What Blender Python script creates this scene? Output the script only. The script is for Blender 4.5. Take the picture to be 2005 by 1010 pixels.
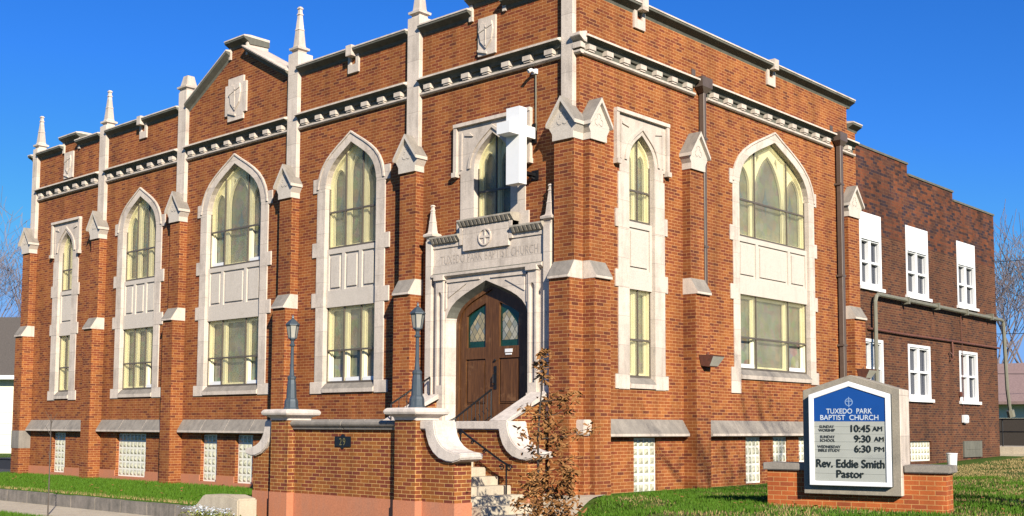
import bpy, bmesh, math, random
import numpy as np
from mathutils import Matrix, Vector
from mathutils.geometry import tessellate_polygon

for o in list(bpy.data.objects): bpy.data.objects.remove(o)
SC = bpy.context.scene
COL = SC.collection
rad = math.radians

# ------------------------------------------------------------------ camera
cd = bpy.data.cameras.new('camera'); cam = bpy.data.objects.new('camera', cd); COL.objects.link(cam)
yaw, pitch, roll = rad(132.425), rad(4.562), rad(-0.2488)
fw = Vector((math.cos(pitch)*math.cos(yaw), math.cos(pitch)*math.sin(yaw), math.sin(pitch)))
r0 = Vector((math.sin(yaw), -math.cos(yaw), 0)); d0 = fw.cross(r0)
rt = math.cos(roll)*r0 + math.sin(roll)*d0; dn = -math.sin(roll)*r0 + math.cos(roll)*d0
m = Matrix((rt, -dn, -fw)).transposed().to_4x4()
m.translation = Vector((14.001, -17.240, 1.276))
cam.matrix_world = m
cd.sensor_width = 36; cd.lens = 36*2278.54/2005; cd.shift_y = (655.0-505)/2005
cd.clip_end = 3000; cd.clip_start = 0.1
SC.camera = cam

# ------------------------------------------------------------------ sun, sky, exposure
SUN = Vector((1.53, -0.86, 0.88)).normalized()          # direction towards the sun
elev = math.asin(SUN.z)
ld = bpy.data.lights.new('sun', 'SUN'); ld.energy = 5.0; ld.angle = rad(0.55); ld.color = (1.0, 0.92, 0.78)
sun = bpy.data.objects.new('sun', ld); COL.objects.link(sun)
sun.rotation_euler = SUN.to_track_quat('Z', 'Y').to_euler(); sun.location = (30, -20, 30)
W = bpy.data.worlds.new('World'); SC.world = W; W.use_nodes = True
wn = W.node_tree.nodes; wl = W.node_tree.links; wn.clear()
sky = wn.new('ShaderNodeTexSky'); sky.sky_type = 'NISHITA'; sky.sun_disc = False
sky.sun_elevation = elev; sky.sun_rotation = math.atan2(SUN.x, SUN.y)
sky.air_density = 1.0; sky.dust_density = 0.25; sky.ozone_density = 3.0; sky.altitude = 200
hs = wn.new('ShaderNodeHueSaturation'); hs.inputs['Saturation'].default_value = 1.28; hs.inputs['Value'].default_value = 1.0
bg = wn.new('ShaderNodeBackground'); bg.inputs['Strength'].default_value = 0.05
wo = wn.new('ShaderNodeOutputWorld')
tint = wn.new('ShaderNodeMix'); tint.data_type = 'RGBA'; tint.blend_type = 'MULTIPLY'; tint.inputs[0].default_value = 1
tint.inputs[7].default_value = (.50, .93, 1.56, 1)
cap = wn.new('ShaderNodeMix'); cap.data_type = 'RGBA'; cap.blend_type = 'DARKEN'; cap.inputs[0].default_value = 1
cap.inputs[7].default_value = (2.3, 4.6, 9.2, 1)      # evens out the glare round the sun
wl.new(sky.outputs[0], hs.inputs['Color']); wl.new(hs.outputs[0], tint.inputs[6]); wl.new(tint.outputs[2], cap.inputs[6]); wl.new(cap.outputs[2], bg.inputs['Color']); wl.new(bg.outputs[0], wo.inputs['Surface'])
vs = SC.view_settings
SC.display_settings.display_device = 'sRGB'
vs.view_transform = 'Standard'; vs.look = 'None'; vs.gamma = 1; vs.exposure = 1.02
SC.cycles.use_denoising = True
SC.cycles.max_bounces = 6; SC.cycles.transparent_max_bounces = 12

# ------------------------------------------------------------------ materials
KA = .72
def dim(c): return tuple(v*KA for v in c)
class NT:
    def __init__(s, name):
        s.m = bpy.data.materials.new(name); s.m.use_nodes = True
        s.t = s.m.node_tree; s.t.nodes.clear()
        s.out = s.n('OutputMaterial'); s.bsdf = s.n('BsdfPrincipled'); s.l(s.bsdf.outputs[0], s.out.inputs[0])
    def n(s, kind, **kw):
        nd = s.t.nodes.new('ShaderNode'+kind)
        for k, v in kw.items(): setattr(nd, k, v)
        return nd
    def l(s, a, b): s.t.links.new(a, b)
    def set(s, **kw):
        for k, v in kw.items():
            i = s.bsdf.inputs[k.replace('_', ' ')]
            if hasattr(v, 'links') or isinstance(v, bpy.types.NodeSocket): s.l(v, i)
            else: i.default_value = (*v, 1) if isinstance(v, tuple) and len(v) == 3 else v
    def math(s, op, a, b=None, c=None):
        nd = s.n('Math', operation=op)
        for i, v in enumerate((a, b, c)):
            if v is None: continue
            if isinstance(v, bpy.types.NodeSocket): s.l(v, nd.inputs[i])
            else: nd.inputs[i].default_value = v
        return nd.outputs[0]
    def mix(s, f, a, b, mode='MIX'):
        nd = s.n('Mix', data_type='RGBA', blend_type=mode)
        for i, v in ((0, f), (6, a), (7, b)):
            if isinstance(v, bpy.types.NodeSocket): s.l(v, nd.inputs[i])
            else: nd.inputs[i].default_value = (*v, 1) if isinstance(v, tuple) else v
        return nd.outputs[2]
    def noise(s, scale, vec=None, detail=4, rough=.6, out=0):
        nd = s.n('TexNoise'); nd.inputs['Scale'].default_value = scale
        nd.inputs['Detail'].default_value = detail; nd.inputs['Roughness'].default_value = rough
        if vec is not None: s.l(vec, nd.inputs['Vector'])
        return nd.outputs[out]
    def ramp(s, f, stops, interp='LINEAR'):
        nd = s.n('ValToRGB'); r = nd.color_ramp; r.interpolation = interp
        while len(r.elements) < len(stops): r.elements.new(.5)
        for e, (p, c) in zip(r.elements, stops):
            e.position = p; e.color = (*c, 1) if isinstance(c, tuple) else (c, c, c, 1)
        s.l(f, nd.inputs[0]); return nd.outputs[0]
    def obj(s): return s.n('TexCoord').outputs['Object']
    def uv(s): return s.n('TexCoord').outputs['UV']
    def bump(s, h, strength=.3, dist=.01):
        nd = s.n('Bump'); nd.inputs['Strength'].default_value = strength; nd.inputs['Distance'].default_value = dist
        s.l(h, nd.inputs['Height']); s.l(nd.outputs[0], s.bsdf.inputs['Normal'])
    def scaled(s, vec, sc):
        nd = s.n('Mapping'); nd.inputs['Scale'].default_value = sc; s.l(vec, nd.inputs['Vector']); return nd.outputs[0]

def brick_mat(name, cols, mortar, bl=.2135, bh=.0677, mw=.05, mh=.15, stain=(1, 1), blotch=None, rough=.85):
    cols = [(p, dim((c[0]*1.03, c[1]*.93, c[2]*.74))) for p, c in cols]; mortar = dim((mortar[0], mortar[1], mortar[2]*.72))
    if blotch: blotch = (*blotch[:2], dim(blotch[2]))
    t = NT(name); uv = t.uv(); sep = t.n('SeparateXYZ'); t.l(uv, sep.inputs[0])
    x = t.math('DIVIDE', sep.outputs[0], bl); y = t.math('DIVIDE', sep.outputs[1], bh)
    row = t.math('FLOOR', y); xs = t.math('ADD', x, t.math('MULTIPLY', t.math('FLOORED_MODULO', row, 2.0), .5))
    # slight irregular course offset
    wr = t.n('TexWhiteNoise', noise_dimensions='1D'); t.l(row, wr.inputs['W'])
    xs = t.math('ADD', xs, t.math('MULTIPLY', wr.outputs['Value'], .12))
    col = t.math('FLOOR', xs); fx = t.math('FRACT', xs); fy = t.math('FRACT', y)
    cv = t.n('CombineXYZ'); t.l(col, cv.inputs[0]); t.l(row, cv.inputs[1])
    w = t.n('TexWhiteNoise', noise_dimensions='2D'); t.l(cv.outputs[0], w.inputs['Vector'])
    base = t.ramp(w.outputs['Value'], cols, 'CONSTANT')
    fine = t.noise(38, t.obj(), 3)
    base = t.mix(.35, base, t.mix(1, base, t.ramp(fine, [(.25, .55), (.75, 1.4)]), 'MULTIPLY'))
    if blotch:
        bn = t.noise(blotch[0], t.obj(), 5, .65)
        wb = t.math('ADD', t.math('MULTIPLY', w.outputs['Value'], .35), t.math('MULTIPLY', bn, .75))
        base = t.mix(t.ramp(wb, [(blotch[1], 0.), (blotch[1]+.12, 1.)]), base, blotch[2])
    mx = t.math('LESS_THAN', fx, mw); my = t.math('LESS_THAN', fy, mh); mm = t.math('MAXIMUM', mx, my)
    mcol = t.mix(.5, mortar, t.mix(1, mortar, t.ramp(t.noise(9, t.obj()), [(.3, .6), (.7, 1.25)]), 'MULTIPLY'))
    c = t.mix(mm, base, mcol)
    big = t.ramp(t.noise(.55, t.obj(), 5, .62), [(.3, stain[0]), (.7, stain[1])])
    str_ = t.ramp(t.noise(1, t.scaled(t.obj(), (2.2, 2.2, .25)), 4), [(.35, .74), (.62, 1.06)])
    c = t.mix(1, t.mix(1, c, big, 'MULTIPLY'), str_, 'MULTIPLY')
    t.set(Base_Color=c, Roughness=rough, Specular_IOR_Level=.25)
    h = t.math('ADD', t.math('MULTIPLY', t.math('SUBTRACT', 1.0, mm), .8), t.math('MULTIPLY', fine, .35))
    t.bump(h, .35, .006)
    return t.m

def stone_mat(name, col, dark, lo=.42, hi=.72, scale=2.2, rough=.85, streak=.75, joints=False):
    t = NT(name); o = t.obj(); col = dim(col); dark = dim(dark)
    a = t.noise(scale, o, 7, .68); b = t.noise(1.6, t.scaled(o, (5, 5, .5)), 5, .6); f = t.noise(45, o, 3)
    k = t.ramp(t.math('ADD', t.math('MULTIPLY', a, .55), t.math('MULTIPLY', b, .45)), [(lo, 0.), (hi, 1.)])
    c = t.mix(t.math('MULTIPLY', k, streak), col, dark)
    c = t.mix(.5, c, t.mix(1, c, t.ramp(f, [(.3, .72), (.7, 1.25)]), 'MULTIPLY'))
    if joints:
        sp = t.n('SeparateXYZ'); t.l(t.uv(), sp.inputs[0]); zz_ = t.math('DIVIDE', sp.outputs[1], .585)
        ln = t.math('LESS_THAN', t.math('FRACT', zz_), .022)
        w = t.n('TexWhiteNoise', noise_dimensions='1D'); t.l(t.math('FLOOR', zz_), w.inputs['W'])
        c = t.mix(1, c, t.ramp(w.outputs['Value'], [(0., .86), (1., 1.06)]), 'MULTIPLY')
        c = t.mix(t.math('MULTIPLY', ln, .55), c, dark)
    t.set(Base_Color=c, Roughness=rough, Specular_IOR_Level=.25); t.bump(t.math('ADD', f, a), .25, .006)
    return t.m

def plain(name, col, rough=.5, metal=0., var=.15, scale=6, bump=.0, spec=.5, dirt=None):
    t = NT(name); o = t.obj(); n = t.noise(scale, o, 5); col = dim(col)
    if dirt: dirt = (dirt[0], dim(dirt[1]))
    c = t.mix(1, col, t.ramp(n, [(.25, 1-var), (.75, 1+var)]), 'MULTIPLY')
    if dirt: c = t.mix(t.ramp(t.noise(1.3, t.scaled(o, (4, 4, .6)), 6, .7), [(dirt[0], 0.), (dirt[0]+.2, .8)]), c, dirt[1])
    t.set(Base_Color=c, Roughness=rough, Metallic=metal, Specular_IOR_Level=spec)
    if bump: t.bump(t.noise(scale*6, o, 3), bump, .005)
    return t.m

MAT = {}
MAT['brick'] = brick_mat('church_brick', [(0, (.28, .086, .030)), (.20, (.325, .112, .037)), (.36, (.24, .064, .028)), (.50, (.295, .093, .031)), (.67, (.205, .054, .027)), (.79, (.345, .126, .040)), (.93, (.155, .044, .026))], (.54, .275, .155), stain=(.82, 1.10), mh=.165)
MAT['brick_terrace'] = brick_mat('terrace_brick', [(0, (.27, .092, .03)), (.25, (.33, .125, .035)), (.45, (.215, .056, .028)), (.65, (.27, .086, .03)), (.85, (.19, .048, .032))], (.66, .40, .21), stain=(.85, 1.08))
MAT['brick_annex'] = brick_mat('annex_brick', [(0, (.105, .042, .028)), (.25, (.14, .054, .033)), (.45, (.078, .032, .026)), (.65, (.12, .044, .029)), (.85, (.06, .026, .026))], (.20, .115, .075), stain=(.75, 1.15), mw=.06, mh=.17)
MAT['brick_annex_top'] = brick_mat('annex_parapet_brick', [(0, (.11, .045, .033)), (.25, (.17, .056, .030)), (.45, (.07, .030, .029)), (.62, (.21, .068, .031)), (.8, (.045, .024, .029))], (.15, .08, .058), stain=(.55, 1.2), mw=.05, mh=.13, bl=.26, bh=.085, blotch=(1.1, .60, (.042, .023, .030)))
MAT['brick_sign'] = brick_mat('sign_brick', [(0, (.40, .105, .035)), (.3, (.47, .13, .04)), (.55, (.33, .085, .035)), (.8, (.43, .12, .04))], (.60, .33, .17), mw=.045, mh=.13, stain=(.9, 1.06))
MAT['stone'] = stone_mat('limestone', (.69, .59, .50), (.32, .27, .23), .46, .70, joints=True, streak=.72)
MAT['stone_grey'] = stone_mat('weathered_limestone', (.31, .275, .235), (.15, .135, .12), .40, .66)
MAT['stone_dark'] = stone_mat('soot_and_shade_limestone', (.17, .165, .135), (.08, .08, .065), .38, .66)  # dark stone, also carries the painted shade of the cornice recess
MAT['stone_soot'] = stone_mat('soot_stained_limestone', (.48, .42, .34), (.16, .145, .12), .40, .66, 5)
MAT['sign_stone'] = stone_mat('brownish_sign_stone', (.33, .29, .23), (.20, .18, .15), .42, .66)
MAT['panel'] = stone_mat('spandrel_stone', (.62, .55, .475), (.48, .42, .36), .50, .75)
MAT['wing_stone'] = stone_mat('coping_stone', (.68, .60, .53), (.34, .30, .27), .46, .68)
MAT['stucco'] = stone_mat('salmon_stucco', (.52, .20, .105), (.40, .20, .13), .45, .7, 1.6)
MAT['concrete'] = stone_mat('concrete', (.56, .48, .36), (.36, .30, .23), .45, .7, 1.5)
MAT['kerb'] = stone_mat('kerb_concrete', (.27, .235, .20), (.10, .095, .08), .40, .62, 3.5)
MAT['cream'] = plain('cream_paint', (1.05, .97, .66), .5, var=.05, dirt=(.64, (.68, .62, .44)))
MAT['white'] = plain('white_paint', (.84, .84, .84), .5, var=.03)
MAT['dark_metal'] = plain('dark_bronze_bars', (.13, .105, .08), .5, .1)
MAT['brown_metal'] = plain('brown_downpipe', (.125, .09, .07), .5, .1, dirt=(.6, (.10, .07, .055)))
MAT['green_metal'] = plain('grey_green_pipe', (.21, .20, .15), .55, .1, dirt=(.55, (.16, .14, .10)))
MAT['lamp_blue'] = plain('blue_grey_lamp_paint', (.062, .082, .10), .45, .2, dirt=(.58, (.20, .2, .19)))
MAT['iron'] = plain('black_iron', (.012, .012, .014), .4, .3)
MAT['rust'] = plain('rusty_housing', (.16, .055, .035), .7, .1, dirt=(.5, (.06, .03, .025)))
MAT['lamp_glass'] = plain('frosted_lamp_glass', (.36, .34, .29), .25)
MAT['lens'] = plain('floodlight_lens', (.45, .42, .36), .2)
MAT['black'] = plain('black_plate', (.01, .011, .014), .35)
MAT['gold'] = plain('brass_numerals', (.42, .34, .13), .35, .6)
MAT['dark_inside'] = plain('dark_interior', (.02, .022, .028), .6)
MAT['curtain'] = plain('net_curtain', (.35, .36, .38), .8, var=.3, scale=14)
MAT['shingle'] = plain('roof_shingles', (.095, .08, .068), .9, var=.35, scale=18)
MAT['pink_roof'] = plain('pinkish_roof', (.30, .20, .18), .9, var=.25, scale=12)
MAT['siding'] = plain('pale_siding', (.80, .78, .62), .6, var=.03)
MAT['sign_blue'] = plain('blue_sign_header', (.007, .066, .29), .35, var=.05)
MAT['sign_board'] = plain('grey_letter_board', (.40, .41, .37), .4, var=.05)
MAT['letter_black'] = plain('black_letters', (.008, .014, .012), .5)
MAT['letter_white'] = plain('white_letters', (.55, .62, .70), .5)
MAT['letter_pale'] = plain('pale_blue_emblem', (.22, .34, .55), .5)
MAT['letter_faded'] = plain('small_dark_letters', (.05, .055, .05), .5)
MAT['sign_side'] = plain('dark_cabinet_side', (.05, .065, .08), .4)
MAT['bark'] = plain('grey_bark', (.10, .08, .065), .9, var=.3, scale=9)
MAT['bark_dark'] = plain('dark_bark', (.05, .038, .03), .9, var=.3, scale=20)
MAT['far_twig'] = plain('far_bare_twigs', (.20, .165, .175), .9)
MAT['tar'] = plain('asphalt', (.05, .05, .053), .9, var=.2, scale=30)
MAT['tarp'] = plain('dark_cover', (.03, .03, .035), .7)
MAT['carve'] = stone_mat('carved_letter_stone', (.55, .465, .39), (.36, .31, .27), .45, .7)

def wood_mat():
    t = NT('oiled_oak_door'); o = t.scaled(t.obj(), (14, 14, 1.2)); n = t.noise(2.2, o, 6, .65)
    c = t.ramp(n, [(.2, (.028, .011, .004)), (.5, (.078, .031, .010)), (.8, (.145, .062, .021))])
    w = t.ramp(t.noise(2.5, t.obj(), 6, .7), [(.56, 0.), (.72, .6)])
    c = t.mix(w, c, (.23, .12, .055))
    t.set(Base_Color=c, Roughness=.5, Specular_IOR_Level=.35); t.bump(n, .3, .004); return t.m
MAT['wood'] = wood_mat()
def leaded():
    t = NT('old_leaded_glass'); o = t.obj(); n = t.noise(1.7, o, 6, .7)
    c = t.ramp(n, [(.3, (.11, .108, .085)), (.5, (.17, .165, .125)), (.72, (.25, .235, .175))])
    b = t.n('TexVoronoi'); b.inputs['Scale'].default_value = 5.5; t.l(o, b.inputs['Vector'])
    c = t.mix(.35, c, t.mix(1, c, b.outputs['Color'], 'MULTIPLY'))
    t.set(Base_Color=c, Roughness=.22, Specular_IOR_Level=.5); t.bump(n, .2, .01); return t.m
MAT['glass'] = leaded()
MAT['glass_blue'] = plain('blue_glass_motif', (.075, .13, .17), .25, var=.3)
def doorglass():
    t = NT('stained_door_glass'); o = t.obj(); sp = t.n('SeparateXYZ'); t.l(o, sp.inputs[0])
    a = t.math('DIVIDE', sp.outputs[0], .15); b = t.math('DIVIDE', sp.outputs[2], .21)
    p, q = t.math('ADD', a, b), t.math('SUBTRACT', a, b)
    cv = t.n('CombineXYZ'); t.l(t.math('FLOOR', p), cv.inputs[0]); t.l(t.math('FLOOR', q), cv.inputs[1])
    w = t.n('TexWhiteNoise', noise_dimensions='2D'); t.l(cv.outputs[0], w.inputs['Vector'])
    c = t.ramp(w.outputs['Value'], [(0, (.20, .17, .10)), (.35, (.27, .25, .20)), (.6, (.16, .17, .15)), (.8, (.30, .24, .13))], 'CONSTANT')
    ln = t.math('MAXIMUM', t.math('LESS_THAN', t.math('FRACT', p), .1), t.math('LESS_THAN', t.math('FRACT', q), .1))
    t.set(Base_Color=t.mix(ln, c, (.06, .06, .05)), Roughness=.2); return t.m
MAT['door_glass'] = doorglass()
MAT['door_glass_green'] = plain('green_glass_border', (.008, .042, .026), .2, var=.5, scale=8)
def pane():
    t = NT('hazy_storm_pane'); tr = t.n('BsdfTransparent'); tr.inputs[0].default_value = (.98, .975, .93, 1)
    n = t.noise(2.2, t.obj(), 4); t.set(Base_Color=t.ramp(n, [(.3, (.40, .40, .33)), (.7, (.58, .57, .46))]), Roughness=.16, Specular_IOR_Level=.6)
    tl = t.n('BsdfTranslucent'); tl.inputs[0].default_value = (.85, .84, .76, 1)
    m2 = t.n('MixShader'); t.l(t.math('MULTIPLY_ADD', n, .22, .16), m2.inputs[0]); t.l(tl.outputs[0], m2.inputs[1]); t.l(t.bsdf.outputs[0], m2.inputs[2])
    mx = t.n('MixShader'); mx.inputs[0].default_value = .22; t.l(tr.outputs[0], mx.inputs[1]); t.l(m2.outputs[0], mx.inputs[2])
    t.l(mx.outputs[0], t.out.inputs[0]); return t.m
MAT['pane'] = pane()
def window_glass():
    t = NT('dark_window_glass'); t.set(Base_Color=(.025, .03, .045), Roughness=.06, Specular_IOR_Level=.8); return t.m
MAT['win_glass'] = window_glass()
def block_mat():
    t = NT('glass_block'); o = t.obj(); n = t.noise(14, o, 3)
    c = t.ramp(n, [(.32, (.24, .235, .17)), (.5, (.36, .35, .26)), (.72, (.50, .48, .37))])
    t.set(Base_Color=c, Roughness=.12, Specular_IOR_Level=.7); t.bump(n, .5, .02); return t.m
MAT['block'] = block_mat()
MAT['block_joint'] = plain('white_block_joint', (.84, .81, .70), .6, var=.06)
def grass_ground():
    t = NT('lawn_ground'); o = t.obj()
    a = t.noise(.55, o, 6, .65); b = t.noise(7, o, 4)
    dry = t.ramp(a, [(.50, 0.), (.62, 1.)])
    sp = t.n('SeparateXYZ'); t.l(o, sp.inputs[0])
    east = t.ramp(t.math('MULTIPLY_ADD', sp.outputs[0], .08, .3), [(.3, .0), (.75, 1.)])
    g = t.ramp(b, [(.3, (.025, .055, .006)), (.7, (.06, .105, .012))]); d = t.ramp(b, [(.3, (.10, .07, .03)), (.7, (.22, .16, .075))])
    c = t.mix(t.math('MULTIPLY', dry, east), g, d)
    t.set(Base_Color=c, Roughness=.95, Specular_IOR_Level=.1); t.bump(b, .6, .05); return t.m
MAT['lawn'] = grass_ground()
def blade_mat(name, lo, hi):
    t = NT(name); n = t.noise(2.2, t.obj(), 5); f = t.noise(60, t.obj(), 2)
    c = t.mix(f, t.mix(n, lo, hi), hi); t.set(Base_Color=c, Roughness=.7, Specular_IOR_Level=.2); return t.m
MAT['blade'] = blade_mat('grass_blades', (.017, .055, .002), (.058, .125, .005))
MAT['blade_dry'] = blade_mat('dry_grass_blades', (.13, .095, .035), (.27, .20, .085))
MAT['oak_leaf'] = blade_mat('dead_oak_leaves', (.080, .030, .011), (.24, .115, .038))
MAT['flower_leaf'] = blade_mat('yellow_green_leaves', (.10, .13, .02), (.26, .28, .05))
MAT['flower'] = plain('silvery_petals', (.62, .68, .74), .7)

# ------------------------------------------------------------------ mesh builder
A = lambda p: Vector((p[0], -p[1], p[2]))       # wall facing the street: u along it, v outwards
B = lambda p: Vector((p[1], p[0], p[2]))        # wall round the corner
I = lambda p: Vector(p)
def smooth01(t): t = max(0., min(1., t)); return t*t*(3-2*t)

class MB:
    def __init__(s, fmap=I): s.v = []; s.f = []; s.mi = []; s.map = fmap; s.cur = 0
    def face(s, ids): s.f.append(tuple(ids)); s.mi.append(s.cur)
    def add(s, pts): k = len(s.v); s.v += [tuple(p) for p in pts]; return k
    def box(s, x0, x1, y0, y1, z0, z1):
        k = s.add([(x0,y0,z0),(x1,y0,z0),(x1,y1,z0),(x0,y1,z0),(x0,y0,z1),(x1,y0,z1),(x1,y1,z1),(x0,y1,z1)])
        for q in ((0,3,2,1),(4,5,6,7),(0,1,5,4),(1,2,6,5),(2,3,7,6),(3,0,4,7)): s.face([k+i for i in q])
    def hexa(s, bot, top):
        k = s.add(list(bot)+list(top)); n = len(bot)
        s.face([k+i for i in reversed(range(n))]); s.face([k+n+i for i in range(n)])
        for i in range(n): j = (i+1) % n; s.face((k+i, k+j, k+n+j, k+n+i))
    def prism(s, poly, place, a, b):
        """poly of 2-D points; place(p, t) -> 3-D point; extruded from t=a to t=b"""
        n = len(poly); k = s.add([place(p, a) for p in poly]+[place(p, b) for p in poly])
        tri = tessellate_polygon([[Vector((p[0], p[1], 0)) for p in poly]])
        if n <= 4: s.face([k+i for i in range(n)]); s.face([k+n+i for i in range(n)])
        else:
            for t in tri: s.face([k+i for i in t]); s.face([k+n+i for i in t])
        for i in range(n): j = (i+1) % n; s.face((k+i, k+j, k+n+j, k+n+i))
    def uz(s, poly, v0, v1): s.prism(poly, lambda p, t: (p[0], t, p[1]), v0, v1)      # outline seen in elevation
    def vz(s, poly, u0, u1): s.prism(poly, lambda p, t: (t, p[0], p[1]), u0, u1)      # moulding profile run along the wall
    def uv(s, poly, z0, z1): s.prism(poly, lambda p, t: (p[0], p[1], t), z0, z1)      # plan outline
    def plate(s, outer, holes, v0, v1):
        """elevation plate with holes, front at v1, back at v0"""
        loops = [outer]+holes
        flat = [p for L in loops for p in L]; n = len(flat)
        tri = tessellate_polygon([[Vector((p[0], p[1], 0)) for p in L] for L in loops])
        k = s.add([(p[0], v1, p[1]) for p in flat]+[(p[0], v0, p[1]) for p in flat])
        for t in tri: s.face([k+i for i in t]); s.face([k+n+i for i in t])
        o = 0
        for L in loops:
            for i in range(len(L)): j = (i+1) % len(L); s.face((k+o+i, k+o+j, k+n+o+j, k+n+o+i))
            o += len(L)
    def ring(s, inner, outer, v0, v1):
        n = len(inner)
        k = s.add([(p[0], v1, p[1]) for p in inner]+[(p[0], v1, p[1]) for p in outer]+[(p[0], v0, p[1]) for p in inner]+[(p[0], v0, p[1]) for p in outer])
        for i in range(n-1):
            s.face((k+i, k+i+1, k+n+i+1, k+n+i)); s.face((k+2*n+i, k+2*n+i+1, k+3*n+i+1, k+3*n+i))
            s.face((k+i, k+i+1, k+2*n+i+1, k+2*n+i)); s.face((k+n+i, k+n+i+1, k+3*n+i+1, k+3*n+i))
        for i in (0, n-1): s.face((k+i, k+n+i, k+3*n+i, k+2*n+i))
    def run(s, prof, p0, p1):
        """profile of (v, dz) sheared along from (u0,z0) to (u1,z1)"""
        (u0, z0), (u1, z1) = p0, p1; n = len(prof)
        k = s.add([(u0, v, z0+d) for v, d in prof]+[(u1, v, z1+d) for v, d in prof])
        s.face([k+i for i in range(n)]); s.face([k+n+i for i in range(n)])
        for i in range(n): j = (i+1) % n; s.face((k+i, k+j, k+n+j, k+n+i))
    def tube(s, pts, rads, sides=6, caps=True):
        pts = [Vector(p) for p in pts]; prev = None; rings = []
        for i, p in enumerate(pts):
            d = (pts[min(i+1, len(pts)-1)]-pts[max(i-1, 0)]).normalized()
            if prev is None: a = d.orthogonal().normalized()
            else:
                a = prev - d*prev.dot(d)
                a = a.normalized() if a.length > 1e-6 else d.orthogonal().normalized()
            prev = a; b = d.cross(a); r = rads[i] if hasattr(rads, '__len__') else rads
            rings.append(s.add([p+(a*math.cos(2*math.pi*q/sides)+b*math.sin(2*math.pi*q/sides))*r for q in range(sides)]))
        for k0, k1 in zip(rings, rings[1:]):
            for q in range(sides): w = (q+1) % sides; s.face((k0+q, k0+w, k1+w, k1+q))
        if caps: s.face([rings[0]+q for q in range(sides)]); s.face([rings[-1]+q for q in range(sides)])
    def lathe(s, prof, c, sides=12, sq=False):
        ph = math.pi/4 if sq else 0; n = 4 if sq else sides; g = math.sqrt(2) if sq else 1
        rings = [s.add([(c[0]+r*g*math.cos(ph+2*math.pi*q/n), c[1]+r*g*math.sin(ph+2*math.pi*q/n), c[2]+z) for q in range(n)]) for r, z in prof]
        for k0, k1 in zip(rings, rings[1:]):
            for q in range(n): w = (q+1) % n; s.face((k0+q, k0+w, k1+w, k1+q))
        s.face([rings[0]+q for q in range(n)]); s.face([rings[-1]+q for q in range(n)])
    def loft(s, la, va, lb, vb):
        n = len(la); k = s.add([(p[0], va, p[1]) for p in la]+[(p[0], vb, p[1]) for p in lb])
        for i in range(n-1): s.face((k+i, k+i+1, k+n+i+1, k+n+i))
    def build(s, name, mats, parent=None, bevel=0, top=False, smooth=False, seg=2):
        me = bpy.data.meshes.new(name)
        mats = mats if isinstance(mats, (list, tuple)) else [mats]
        bm = bmesh.new(); vv = [bm.verts.new(p) for p in s.v]
        for ids, mi in zip(s.f, s.mi):
            try: f = bm.faces.new([vv[i] for i in ids]); f.material_index = mi
            except ValueError: pass
        bmesh.ops.recalc_face_normals(bm, faces=bm.faces)
        if bevel:
            ed = [e for e in bm.edges if len(e.link_faces) == 2 and e.calc_face_angle(0) > .5]
            bmesh.ops.bevel(bm, geom=ed, offset=bevel, segments=seg, affect='EDGES', clamp_overlap=True)
        uvl = bm.loops.layers.uv.new('UVMap')
        bm.normal_update()
        for f in bm.faces:
            n = f.normal
            if abs(n.z) > .75: pick = lambda c: (c.x, c.y)
            elif abs(n.x) > abs(n.y): pick = lambda c: (c.y, c.z)
            else: pick = lambda c: (c.x, c.z)
            for l in f.loops: l[uvl].uv = pick(l.vert.co)
        for v in bm.verts: v.co = s.map(v.co)
        bm.normal_update()
        bmesh.ops.recalc_face_normals(bm, faces=bm.faces)
        if top:
            bm.normal_update()
            for f in bm.faces:
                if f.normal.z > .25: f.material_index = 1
        if smooth:
            for f in bm.faces: f.smooth = True
        bm.to_mesh(me); bm.free()
        for mm in mats: me.materials.append(MAT[mm])
        o = bpy.data.objects.new(name, me); COL.objects.link(o)
        put(o, parent); return o

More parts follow.
